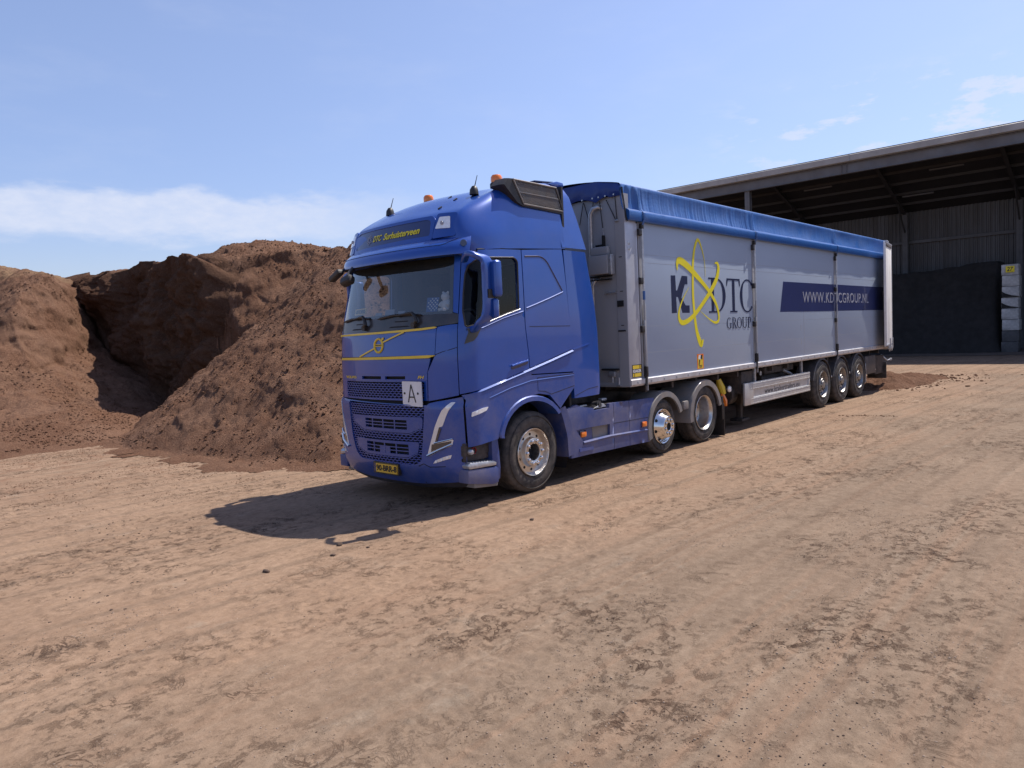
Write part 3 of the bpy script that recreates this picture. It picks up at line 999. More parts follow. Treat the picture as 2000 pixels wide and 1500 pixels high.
# --- roof: loft over a net of section points (near half, mirrored)
ROOF = [
 [(.26, 0, 2.93), (.29, .5, 2.93), (.41, .97, 2.93), (.53, 1.13, 2.95), (.75, 1.215, 3.005), (1.2, 1.232, 3.035), (1.8, 1.232, 3.066), (2.19, 1.232, 3.085)],
 [(.30, 0, 3.12), (.32, .5, 3.12), (.40, .95, 3.13), (.47, 1.105, 3.16), (.75, 1.200, 3.22), (1.2, 1.215, 3.28), (1.8, 1.217, 3.30), (2.17, 1.217, 3.31)],
 [(.40, 0, 3.40), (.41, .5, 3.40), (.475, .90, 3.40), (.54, 1.035, 3.42), (.80, 1.138, 3.47), (1.25, 1.170, 3.57), (1.8, 1.175, 3.61), (2.15, 1.175, 3.62)],
 [(.58, 0, 3.565), (.60, .5, 3.555), (.65, .86, 3.55), (.72, .985, 3.575), (.95, 1.085, 3.645), (1.32, 1.115, 3.76), (1.8, 1.12, 3.83), (2.13, 1.12, 3.86)],
 [(.93, 0, 3.765), (.95, .5, 3.75), (.99, .78, 3.72), (1.04, .90, 3.73), (1.15, 1.00, 3.78), (1.42, 1.03, 3.86), (1.8, 1.035, 3.92), (2.11, 1.035, 3.95)],
 [(1.5, 0, 3.91), (1.5, .4, 3.905), (1.52, .6, 3.895), (1.56, .7, 3.895), (1.64, .80, 3.905), (1.75, .85, 3.935), (1.93, .88, 3.965), (2.09, .88, 3.985)],
 [(2.08, 0, 3.995), (2.08, .2, 3.995), (2.08, .4, 3.994), (2.08, .5, 3.994), (2.08, .6, 3.993), (2.08, .68, 3.992), (2.08, .75, 3.991), (2.085, .80, 3.99)],
]
def cr(p0, p1, p2, p3, t):
    return 0.5 * ((2 * p1) + (-p0 + p2) * t + (2 * p0 - 5 * p1 + 4 * p2 - p3) * t * t + (-p0 + 3 * p1 - 3 * p2 + p3) * t ** 3)
def spl(L, t):
    n = len(L) - 1
    x = min(max(t, 0), 1) * n
    i = min(int(x), n - 1)
    g = lambda k: L[min(max(k, 0), n)]
    a = g(i - 1) if i > 0 else 2 * g(0) - g(1)
    d = g(i + 2) if i < n - 1 else 2 * g(n) - g(n - 1)
    return cr(a, g(i), g(i + 1), d, x - i)
RN = [[Vector((p[0], -p[1], p[2])) for p in row] for row in ROOF]
FULL = [[Vector((p.x, -p.y, p.z)) for p in row[:0:-1]] + row for row in RN]   # far rear ... front centre ... near rear
def roofS(s, t, off=0.0):
    p = spl([spl(row, s) for row in FULL], t)
    if off:
        e = .004
        a = spl([spl(row, min(1, s + e)) for row in FULL], t) - spl([spl(row, max(0, s - e)) for row in FULL], t)
        b = spl([spl(row, s) for row in FULL], min(1, t + e)) - spl([spl(row, s) for row in FULL], max(0, t - e))
        n = a.cross(b)
        if n.length > 0:
            n.normalize()
            if n.z < 0 and t > .3 or (t <= .3 and (n.x > 0.2)):
                n = -n
            p = p + n * off
    return p
mb = MB()
mb.grid([[roofS(s, t) for s in np.linspace(0, 1, 85)] for t in np.linspace(0, 1, 37)])
rf = obj('cab_roof', mb, M['blue'], TRUCK, 50)
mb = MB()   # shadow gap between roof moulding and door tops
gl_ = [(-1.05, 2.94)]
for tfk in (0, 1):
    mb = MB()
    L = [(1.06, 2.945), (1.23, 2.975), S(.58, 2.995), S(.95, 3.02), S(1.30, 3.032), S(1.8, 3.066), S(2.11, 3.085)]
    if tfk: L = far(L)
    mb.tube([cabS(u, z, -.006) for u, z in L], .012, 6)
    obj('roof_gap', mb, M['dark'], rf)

# roof sign board and side marker lamps (on the front of the roof)
def frontX(y, z):
    """front of the roof at height z"""
    lo, hi = 0.0, .45
    s = .5 + .5 * 0
    best = None
    for t in np.linspace(.05, .55, 26):
        for s in np.linspace(.5, .80, 31):
            p = roofS(s, t)
            d = (abs(p.y) - abs(y)) ** 2 + (p.z - z) ** 2
            if best is None or d < best[0]:
                best = (d, p.x)
    return best[1]
_fx = {}
def boardS(a, b, o=0.0):
    k = (round(abs(a), 2), round(b, 2))
    if k not in _fx:
        _fx[k] = frontX(*k)
    # smooth analytic stand-off surface, in front of the roof skin
    x = .355 + (b - 3.25) * .36 + .115 * (abs(a) / .95) ** 2.4
    return Vector((x - .035 - o, -a, b + o * .3))
mb = MB()
bo_ = round_poly([(-.87, 3.185), (.645, 3.20), (.615, 3.385), (.55, 3.405), (-.85, 3.410), (-.93, 3.38)], .03)
patch(mb, bo_, boardS, .0, .10, .06)
bdp = obj('roof_sign_board', mb, M['board'], TRUCK)
mb = MB()
rim_ = [(-.92, 3.14), (.69, 3.145), (.68, 3.40), (.62, 3.445), (-.88, 3.445), (-.965, 3.39)]
patch(mb, round_poly(rim_, .03), boardS, .006, .11, .06, [bo_])
obj('board_frame', mb, M['blue'], bdp)
mb = MB()
BL = lambda a, b, d: boardS(a, b, .004 + d)
letters(mb, 'DTC', (-.44, -.255, 3.250, 3.328), BL, shear=.2, bold=.012)
obj('board_initials', mb, M['yellow_film'], bdp)
mb = MB()
letters(mb, 'Surhuisterveen', (-.205, .465, 3.246, 3.332), BL, shear=.2, bold=.018)
obj('board_town_name', mb, M['yellow_film'], bdp)
mb = MB()
for a0 in (0, math.pi / 3, -math.pi / 3):
    pts = []
    for i in range(25):
        a = 2 * math.pi * i / 24
        x = .026 * math.cos(a); z = .062 * math.sin(a)
        pts.append(BL(-.535 + x * math.cos(a0) - z * math.sin(a0), 3.29 + x * math.sin(a0) + z * math.cos(a0), .001 + .0012 * a0))
    mb.ribbon(pts, .006, (-1, 0, .3), .002)
obj('board_emblem', mb, M['grey_ink'], bdp)
for k in (0, 1):
    tfm = (lambda q: q) if k == 0 else (lambda q: [(-a - .24, b) for a, b in q][::-1])
    mb = MB()
    def cornS(a, b, o=0.0, sg=(1 if k == 0 else -1)):
        # corner of the roof front, from the board towards the side
        aa = abs(a)
        x = .355 + (b - 3.25) * .36 + .115 * (min(aa, .95) / .95) ** 2.4 + (max(aa - .80, 0) / .20) ** 2 * .035
        w_ = (1.0 if aa < .95 else 1.0)
        return Vector((x - .030 - o * .85, -math.copysign(aa + o * .5, a), b + o * .2))
    patch(mb, round_poly(tfm([(.714, 3.265), (.915, 3.255), (.885, 3.398), (.744, 3.403)]),   .012), cornS, .042, .05, .03)
    ml = obj('roof_marker_lamp', mb, M['lens'], TRUCK)
    mb = MB()
    p = cornS((.80 if k == 0 else -1.04), 3.325, .044)
    mb.tube([p, p + Vector((-.012, 0, 0))], .022, 12)
    obj('lamp_bulb', mb, M['grey_ink'], ml)
    mb = MB()
    patch(mb, round_poly(tfm([(.695, 3.15), (1.0, 3.16), (.965, 3.44), (.70, 3.452)]), .03), cornS, .034, .20, .03)
    obj('lamp_housing', mb, M['blue'], ml)

# sun visor: band in front of the windscreen top, swept back at the ends
mb = MB()
rows = []
us = np.linspace(-1.16, 1.16, 61)
for u in us:
    t = abs(u) / 1.16
    fo = .175 * (1 - t ** 5.0) + .055
    k = t ** 4
    r_ = []
    for (f, z) in ((.10, 3.155), (.55, 3.120), (.86, 3.075), (1.0, 3.02), (1.03, 2.965), (.99, 2.935), (.90, 2.930), (.45, 2.945), (.05, 2.955)):
        zz = z + (.012 * k) - .03 * (1 - t * t) * (1 if z < 3.1 else .3) * 0.6
        base = cab0(u * (.985 if abs(u) < 1.0 else .985), min(zz, 3.1))
        n = cabN(u * .985, 2.6)
        n = Vector((n.x, n.y, 0)).normalized()
        r_.append(Vector((base.x, base.y, zz)) + n * fo * f)
    rows.append(r_ + [r_[0]])
mb.grid([r_[:6] for r_ in rows])
vs0 = obj('sun_visor', mb, M['blue'], TRUCK, 40, recalc=True)
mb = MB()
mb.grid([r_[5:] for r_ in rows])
obj('visor_underside', mb, M['dark'], vs0)  # near-black colour stands for the shade beneath the visor
mb = MB()
cl2 = []
for u in np.linspace(-1.05, 1.05, 41):
    t = abs(u) / 1.16
    fo = .175 * (1 - t ** 5) + .055
    n = cabN(u * .985, 2.6); n = Vector((n.x, n.y, 0)).normalized()
    z = 3.062 if abs(u) < .92 else 3.062 + (abs(u) - .92) * .5
    base = cab0(u * .985, z)
    cl2.append(Vector((base.x, base.y, z - .018 * (1 - t * t))) + n * (fo * .905 + .004))
mb.ribbon(cl2, .006, lambda p: (-1, p.y * .4, .3), .002)
obj('visor_seam', mb, M['dark'], vs0)
for sg in (1, -1):
    mb = MB()
    u = 1.085 * sg
    n = cabN(u, 2.6); n = Vector((n.x, n.y, 0)).normalized()
    base = cab0(u, 3.05); t = abs(u) / 1.16
    p = Vector((base.x, base.y, 3.065)) + n * (.175 * (1 - t ** 5) + .058)
    mb.tube([p - n * .02, p + n * .006], .038, 18)
    obj('visor_lamp', mb, M['blue_dark'], vs0)

# roof air intakes (black boxes with mesh), beacons, aerials
for sg in (-1,):
    mb = MB()
    outl = [(1.06, 3.80), (1.14, 3.885), (1.28, 3.895), (2.10, 3.885), (2.13, 3.86), (2.235, 3.585), (2.20, 3.535), (1.40, 3.565), (1.30, 3.60)]
    bb = bmesh.new()
    def ring_(sc, y, dz=0):
        cx, cz = 1.70, 3.72
        return [bb.verts.new((cx + (x - cx) * sc, sg * y, cz + (z - cz) * sc + dz)) for x, z in outl]
    r0 = ring_(1.0, 1.00); r1 = ring_(1.0, 1.155); r2_ = ring_(.965, 1.205)
    n = len(outl)
    for A, B in ((r0, r1), (r1, r2_)):
        for i in range(n):
            bb.faces.new((A[i], A[(i + 1) % n], B[(i + 1) % n], B[i]))
    bb.faces.new(r0); bb.faces.new(r2_)
    bmesh.ops.recalc_face_normals(bb, faces=bb.faces[:])
    MBx = MB().bm(bb)
    ai = obj('air_intake', MBx, M['black'], TRUCK)
    mb = MB()
    quad = [(1.27, 3.865), (2.05, 3.845), (2.17, 3.59), (1.44, 3.61)]
    q4 = [(1.245, 3.875), (2.075, 3.865), (2.20, 3.575), (1.425, 3.595)]
    fr = q4 + q4[:1]
    mb.tube([(x, sg * 1.210, z) for x, z in fr], .012, 6)
    i = 0
    for k in range(60):
        x0 = 1.0 + k * .024
        for dx in (.30, -.30):
            pts = [(x0 + .0 + dx * 0, 3.55), (x0 + dx, 3.90)]
            seg = []
            for t in np.linspace(0, 1, 30):
                q = (pts[0][0] + (pts[1][0] - pts[0][0]) * t, pts[0][1] + (pts[1][1] - pts[0][1]) * t)
                if in_poly(q, quad):
                    seg.append((q[0], sg * 1.207, q[1]))
            if len(seg) > 2:
                mb.ribbon([seg[0], seg[-1]], .0065, (0, sg, 0), .004)
    mb.ribbon([(1.33, sg * 1.208, 3.735), (2.11, sg * 1.208, 3.725)], .012, (0, sg, 0), .008)
    obj('intake_mesh', mb, M['galv'] if 0 else M['fender'], ai, smooth=False)
def beacon(x, y, z, lab):
    mb = MB()
    def ly(prof, m_, nm, par):
        q = MB()
        vs, fs = [], []
        n = 20
        for i in range(n):
            a = 2 * math.pi * i / n
            for r_, h in prof:
                vs.append((x + r_ * math.cos(a), y + r_ * math.sin(a), z + h))
        k = len(prof)
        for i in range(n):
            for j in range(k - 1):
                fs.append((i * k + j, ((i + 1) % n) * k + j, ((i + 1) % n) * k + j + 1, i * k + j + 1))
        q.add(vs, fs)
        return obj(nm, q, m_, par)
    b_ = ly([(.0, -.03), (.085, -.03), (.085, .02), (.070, .035), (.068, .035)], M['black'], 'beacon', TRUCK)
    ly([(.070, .03), (.074, .06), (.072, .10), (.055, .125), (.02, .133), (0, .134)], M['orange'], 'beacon_lens', b_)
beacon(1.22, -.955, 3.84, '')
beacon(1.58, .72, 3.90, '')
for (x, y, z) in ((.97, -.80, 3.755), (.90, .76, 3.715)):
    mb = MB()
    mb.tube([(x, y, z - .03), (x + .002, y, z + .03), (x + .012, y, z + .065), (x + .016, y, z + .08)], [.058, .052, .035, .012], 16)
    mb.tube([(x + .016, y, z + .07), (x + .07, y, z + .215)], [.007, .004], 6)
    obj('aerial', mb, M['black'], TRUCK)
for (x, y, z) in ((.62, -.55, 3.572), (.92, -.42, 3.748), (.82, -.62, 3.682)):
    mb = MB()
    mb.box((x, y, z), (.06, .028, .012), .004, Matrix.Rotation(R(-32), 3, 'Y'))
    obj('roof_bracket', mb, M['black'], rf)

# --- side fairing behind the cab, and the roof collar
def fairX(z):
    return float(np.interp(z, [1.09, 1.5, 2.0, 2.4, 3.08, 3.94], [2.885, 2.885, 2.87, 2.82, 2.675, 2.42]))
for sg in (-1, 1):
    mb = MB()
    zs = np.linspace(1.10, 3.065, 24)
    rows = []
    for z in zs:
        x0 = float(np.interp(z, [1.09, 1.8, 3.08], [2.235, 2.215, 2.135])); x1 = fairX(z)
        if z < 1.16: x1 -= (1.16 - z) * .35
        wv = 1.25 - .02 * max(0, (z - 2.2))
        rows.append([(x0, sg * (wv - .05), z), (x0, sg * (wv + .004), z)] + [(x0 + (x1 - x0) * t, sg * (wv + .006 - .03 * t ** 2), z) for t in (.15, .35, .55, .75, .92)] + [(x1, sg * (wv - .04), z), (x1 - .01, sg * (wv - .10), z), (x0 + .1, sg * (wv - .12), z)])
    mb.grid(rows)
    sf = obj('side_fairing', mb, M['blue'], TRUCK, 40)
    mb = MB()
    mb.ribbon([(2.24, sg * 1.257, 1.752), (2.45, sg * 1.2525, 1.787), (2.62, sg * 1.245, 1.815)], [.022, .014, .004], (0, sg, 0), .006)
    obj('fairing_crease', mb, M['blue'], sf)
    mb = MB()
    mb.ribbon([(2.24, sg * 1.258, 1.13), (2.55, sg * 1.249, 1.20), (2.80, sg * 1.236, 1.215)], .006, (0, sg, 0), .002)
    obj('fairing_seam', mb, M['dark'], sf)
mb = MB()
rows = []
for t in np.linspace(0, 1, 13):
    z = 3.10 + t * .84
    x0 = float(np.interp(z, [3.08, 3.55, 3.9, 3.98], [2.120, 2.06, 2.06, 2.08])); x1 = fairX(z) + .0
    wv = float(np.interp(z, [3.08, 3.5, 3.8, 3.94], [1.240, 1.190, 1.138, 1.05]))
    rows.append([(x0, wv, z), (x1, wv - .02, z), (x1 - .02, wv - .08, z)])
for sg in (1, -1):
    mb.grid([[(p[0], sg * p[1], p[2]) for p in r_] for r_ in rows])
tp = [(2.10, 3.955), (2.30, 4.005), (2.43, 4.00), (2.44, 3.94), (2.25, 3.93)]
mb.prism(tp, 'y', -1.06, 1.06, .02)
rc = obj('roof_fairing', mb, M['blue'], TRUCK, 40)
mb = MB()
mb.box((2.28, 0, 4.035), (.40, 1.70, .018), .006, Matrix.Rotation(R(-4), 3, 'Y'))
for y in (-.8, 0, .8):
    mb.box((2.3, y, 4.01), (.06, .04, .05))
obj('fairing_flap', mb, M['blue_dark'], rc)

# --- mirrors
for sg in (-1, 1):
    mb = MB()
    Yo = sg * 1.47
    arm = [(.36, sg * 1.19, 2.86), (.28, sg * 1.33, 2.915), (.30, sg * 1.44, 2.885), (.41, sg * 1.49, 2.80), (.425, sg * 1.49, 2.55), (.415, sg * 1.48, 2.25), (.37, sg * 1.40, 2.14), (.40, sg * 1.25, 2.06)]
    sec = []
    pr = []
    for i in range(len(arm) - 1):
        for t in np.linspace(0, 1, 6, endpoint=False):
            pr.append(spl([Vector(a) for a in arm], (i + t) / (len(arm) - 1)))
    pr.append(Vector(arm[-1]))
    rows = []
    k = len(pr)
    for i, p in enumerate(pr):
        d = (pr[min(i + 1, k - 1)] - pr[max(i - 1, 0)]).normalized()
        vert = abs(d.z)
        wx = .035 + .055 * min(1, max(0, (vert - .3) * 2))
        wy = .032
        a = Vector((1, 0, 0)); a = (a - d * a.dot(d)).normalized()
        b_ = d.cross(a)
        rows.append([p + a * wx * math.copysign(abs(math.cos(q)) ** .6, math.cos(q)) + b_ * wy * math.copysign(abs(math.sin(q)) ** .6, math.sin(q)) for q in np.linspace(0, 2 * math.pi, 17)])
    mb.grid(rows)
    msh = Vector((.24, -.10, 0)) if sg > 0 else Vector((0, 0, 0))
    mr_ = obj('mirror', mb, M['blue'], TRUCK, 45)
    mr_.location = msh
    mb = MB()
    mb.box((.500, sg * 1.50, 2.625), (.12, .21, .41), .045, Matrix.Rotation(R(6 * sg), 3, 'Z'), 3)
    obj('mirror_housing', mb, M['blue'], mr_)
    mb = MB()
    mb.box((.485, sg * 1.49, 2.295), (.08, .15, .22), .035, Matrix.Rotation(R(6 * sg), 3, 'Z'), 3)
    obj('wide_angle_housing', mb, M['blue'], mr_)
    mb = MB()
    mb.box((.552, sg * 1.50, 2.625), (.008, .155, .35), .005, Matrix.Rotation(R(6 * sg), 3, 'Z'))
    mb.box((.527, sg * 1.49, 2.295), (.008, .12, .18), .005, Matrix.Rotation(R(6 * sg), 3, 'Z'))
    obj('mirror_glass', mb, M['alloy_hi'], mr_)
    mb = MB()
    mb.box((.44, sg * 1.515, 2.46), (.12, .05, .10), .01)
    obj('mirror_joint', mb, M['black'], mr_)
# front mirror hanging from the visor on the far side, ramp mirror
mb = MB()
mb.tube([(.12, .56, 2.95), (.02, .54, 2.86), (-.04, .50, 2.80)], [.03, .028, .03], 8)
mb.box((-.07, .47, 2.755), (.12, .19, .12), .05, Matrix.Rotation(R(25), 3, 'Y') @ Matrix.Rotation(R(-15), 3, 'X'), 3)
obj('front_mirror', mb, M['black'], TRUCK)
mb = MB()
mb.box((.10, .955, 2.865), (.10, .25, .075), .03, Matrix.Rotation(R(-24), 3, 'X'), 3)
mb.tube([(.20, .88, 2.95), (.12, .90, 2.89)], .022, 8)
obj('ramp_mirror', mb, M['black'], TRUCK)

# --- chassis, tank skirts, fifth wheel
mb = MB()
for y in (-.42, .42):
    mb.box((3.8, y, .92), (6.3, .08, .27), .01)
for x in (.8, 2.4, 3.4, 5.2, 6.6, 6.9):
    mb.box((x, 0, .92), (.12, .80, .18), .01)
for x, r_ in ((1.365, .06), (4.53, .06), (5.863, .11)):
    mb.tube([(x, -1.0, .48), (x, 1.0, .48)], r_, 12)
mb.tube([(5.863, -.25, .48), (5.863, .25, .48)], .24, 16)
mb.box((1.3, 0, .95), (1.9, .8, .5), .04)
mb.box((1.2, 0, 1.22), (2.0, 2.2, .10), .02)
mb.box((3.0, .15, 1.0), (1.0, 1.2, .3), .03)
obj('chassis', mb, M['chassis'], TRUCK)
mb = MB()
mb.box((5.55, 0, 1.075), (1.0, .95, .07), .02)
mb.box((5.55, .36, 1.01), (.5, .08, .16), .01); mb.box((5.55, -.36, 1.01), (.5, .08, .16), .01)
mb.prism([(5.1, -.45), (6.05, -.45), (6.05, -.06), (5.7, -.03), (5.7, .03), (6.05, .06), (6.05, .45), (5.1, .45)], 'z', 1.105, 1.125)
obj('fifth_wheel', mb, M['chassis'], TRUCK)
mb = MB()
for k in range(3):
    pts = []
    for i in range(60):
        a = i * .55
        t = i / 59
        pts.append((2.35 + 1.15 * t, -.25 + .16 * k + .045 * math.cos(a), 1.45 - .35 * math.sin(t * 3.14) + .045 * math.sin(a) + .25 * t))
    mb.tube(pts, .012, 6)
obj('air_line', mb, M['black'], TRUCK)

for sg in (-1, 1):
    ys = lambda o: sg * (1.25 + o)
    skS = lambda a, b, o=0.0: Vector((a, sg * (1.248 + o - .05 * max(0, (b - .86)) ** 1.0 * 2 - .03 * max(0, (.32 - b)) * 3), b))
    mb = MB()
    A = [(1.985, .945), (2.29, 1.005), (2.40, .965), (2.66, .925), (2.69, .885), (3.04, .885), (3.06, .945), (3.145, .945), (3.125, .28), (2.56, .295), (2.125, .30), (2.115, .55), (2.06, .80)]
    recess = [(2.245, .665), (2.54, .667), (3.04, .655), (3.03, .50), (2.69, .497), (2.40, .490)]
    patch(mb, A, skS, .0, .05, .06, [recess])
    sk = obj('side_skirt', mb, M['blue_dust_reflect'], TRUCK)
    mb = MB()
    patch(mb, [(2.20, .70), (2.35, .46), (3.06, .47), (3.08, .70)], skS, -.045, 0, .1)
    obj('skirt_recess', mb, M['blue_dust_reflect'], sk)
    mb = MB()
    patch(mb, [(2.66, .668), (3.04, .655), (3.03, .50), (2.67, .497)], skS, -.040, .003, .1)
    obj('battery_vent', mb, M['fender'], sk)
    mb = MB()
    B_ = [(3.155, .945), (3.545, .935), (3.535, .273), (3.135, .28)]
    C_ = [(3.555, .935), (4.23, .918), (4.285, .875), (4.14, .63), (4.105, .255), (3.545, .272)]
    patch(mb, B_, skS, .0, .05, .06)
    patch(mb, round_poly(C_, [.0, .03, .03, .05, .02, .0]), skS, .0, .05, .06)
    sk2 = obj('tank_skirt', mb, M['blue_dust_reflect'], TRUCK)
    mb = MB()
    mb.ribbon([skS(3.15, .652, .0), skS(4.13, .632, .0)], .007, (0, sg, 0), .0015)
    obj('skirt_seam', mb, M['dark'], sk2)
    mb = MB()
    q = [skS(2.40, .492, .0), skS(3.05, .500, .0), skS(4.09, .462, .0)]
    rows = [[p, p + Vector((0, sg * .016, -.018)), p + Vector((0, sg * .014, -.03)), p + Vector((0, 0, -.05))] for p in q]
    mb.grid(rows)
    obj('skirt_ridge', mb, M['blue_dust_reflect'], sk2)
    mb = MB()
    mb.ribbon([skS(2.30, .385, 0), skS(2.62, .372, 0)], .045, (0, sg, 0), .008)
    obj('skirt_step', mb, M['blue_low'], sk2)
    for (x, z) in ((2.435, .585), (3.925, .545)):
        mb = MB()
        mb.box((x, sg * (1.22 if x < 3 else 1.256), z), (.115, .045, .075), .016)
        sm_ = obj('side_marker_lamp', mb, M['orange'], TRUCK)
        mb = MB()
        mb.box((x, sg * (1.205 if x < 3 else 1.244), z), (.145, .03, .10), .008)
        obj('lamp_base', mb, M['blue_dark'], sm_)
    # mudguard behind the front wheel
    mb = MB()
    rows = []
    for t in np.linspace(0, 1, 14):
        x = 1.895 + .235 * t ** .75 - .03 * t * t; z = .99 - .66 * t
        if t > .6: x = 1.895 + .235 * .6 ** .75 - .03 * .36 + (t - .6) * .03
        rows.append([(x - .02, sg * .88, z), (x, sg * 1.20, z), (x + .005, sg * 1.252, z + .004), (x + .125, sg * 1.256, z + .028), (x + .13, sg * 1.22, z + .03)])
    mb.grid(rows)
    mg = obj('front_mudguard', mb, M['blue_dust_reflect'], TRUCK, 40)
    mb = MB()
    fl_ = [[(2.06 + .02 * math.sin(j * 1.3), sg * y, .35 - j * .055) for y in (.90, 1.0, 1.1, 1.2)] for j in range(4)]
    mb.grid(fl_)
    mb.grid([[(p[0] + .008, p[1], p[2]) for p in r_] for r_ in fl_])
    obj('mud_flap', mb, M['black'], mg)
    # tank and battery bodies behind the skirts, with cap and treadplate on top
    mb = MB()
    mb.box((3.6, sg * .93, .60), (1.15, .55, .58), .10, None, 3)
    mb.box((2.55, sg * .92, .60), (.90, .50, .52), .03)
    obj('fuel_tank', mb, M['chassis'], TRUCK)
    mb = MB()
    mb.box((2.62, sg * .98, .935), (1.1, .42, .02), .004)
    for i in range(16):
        mb.tube([(2.12 + i * .068, sg * 1.17, .946), (2.12 + i * .068, sg * .80, .950)], .006, 4)
    tp_ = obj('tread_plate', mb, M['black'], TRUCK)
    mb = MB()
    mb.box((2.57, sg * 1.12, .955), (.16, .05, .03), .008)
    mb.box((3.2, sg * 1.02, .985), (.13, .07, .035), .01)
    obj('tread_bracket', mb, M['galv'], tp_)
    mb = MB()
    mb.tube([(2.87, sg * 1.10, .93), (2.87, sg * 1.20, .945)], .062, 18)
    mb.tube([(2.87, sg * 1.205, .946), (2.87, sg * 1.215, .948)], .035, 18)
    obj('fuel_cap', mb, M['black'], TRUCK)
    mb = MB()
    mb.prism([(2.70, .905), (3.03, .905), (2.96, .955), (2.90, .96), (2.72, .905)], 'y', sg * 1.18, sg * 1.21, .006)
    obj('cap_shroud', mb, M['galv'], TRUCK)
    # rear fenders: grey arches over the small and the drive wheels
    def arch(name, cx, cz, r_, a0, a1, y0, y1, lip, par, n=18):
        mb = MB()
        rows = []
        for a in np.linspace(a0, a1, n):
            d = Vector((math.cos(a), 0, math.sin(a)))
            c = Vector((cx, 0, cz))
            o = c + d * r_; i_ = c + d * (r_ - lip); tk = c + d * (r_ - .02)
            rows.append([tk + Vector((0, y0, 0)), o + Vector((0, y0, 0)), o + Vector((0, y1 - sg * .02, 0)), o + d * -.012 + Vector((0, y1, 0)), i_ + Vector((0, y1 + sg * .004, 0)), i_ + Vector((0, y1 - sg * .03, 0))])
        mb.grid(rows)
        return obj(name, mb, M['fender'], par, 40)
    arch('pusher_fender', 4.58, .44, .555, R(198), R(20), sg * .80, sg * 1.265, .095, TRUCK)
    arch('drive_fender', 5.90, .49, .585, R(190), R(10), sg * .62, sg * 1.275, .105, TRUCK)
    mb = MB()
    mb.box((5.215, sg * 1.20, .70), (.16, .14, .14), .02)
    obj('fender_bridge', mb, M['fender'], TRUCK)
    mb = MB()
    mb.box((6.50, sg * 1.262, .52), (.045, .03, .42), .008)
    mb.box((6.60, sg * 1.0, .30), (.02, .50, .58), .004)
    obj('rear_mud_flap', mb, M['black'], TRUCK)
# hazard and hose bits behind the drive axle, near side
mb = MB()
mb.tube([(6.86, -1.02, 1.0), (6.90, -1.05, .84), (6.93, -1.08, .72)], [.045, .075, .05], 10)
cp = obj('suzi_coupling', mb, M['yellow'], TRUCK)
mb = MB()
mb.tube([(6.90, -1.06, .74), (6.94, -1.10, .60), (6.93, -1.12, .50)], [.04, .05, .03], 8)
obj('orange_hose_end', mb, M['orange'], cp)
mb = MB()
mb.lathe([(0, .06), (.05, .05), (.062, .03), (.05, 0)], (7.12, -1.08, .80), 14, -1)
obj('round_work_lamp', mb, M['lens'], TRUCK)

# --- wheels
def tyre(mb, c, Ro, w, yo, sg, Ri=.300):
    """outside face at y = yo (abs), width w inwards"""
    c = (c[0], sg * yo, c[1])
    P_ = [(Ri, -.012), (Ri + .012, .0), (Ri + (Ro - Ri) * .35, .012), (Ri + (Ro - Ri) * .62, .010), (Ro - .055, -.006), (Ro - .022, -.018), (Ro - .008, -.035), (Ro, -.055)]
    g = .014
    nr = 5
    tw = w - .11
    y = -.055
    for i in range(nr):
        y1 = -.055 - tw * (i + .86) / nr
        P_ += [(Ro, y1), (Ro - g, y1 - .002), (Ro - g, y1 - tw * .12 / nr)]
        if i < nr - 1: P_ += [(Ro, y1 - tw * .14 / nr)]
    P_ = P_[:-2]
    P_ += [(Ro - .02, -w + .03), (Ro - .06, -w + .008), (Ri + .02, -w), (Ri, -w + .01)]
    mb.lathe(P_, c, 64, sg)
class Bag(list):
    """keeps each added solid as a mesh of its own"""
    def tube(s, *a): s.append(MB().tube(*a))
    def lathe(s, *a): s.append(MB().lathe(*a))
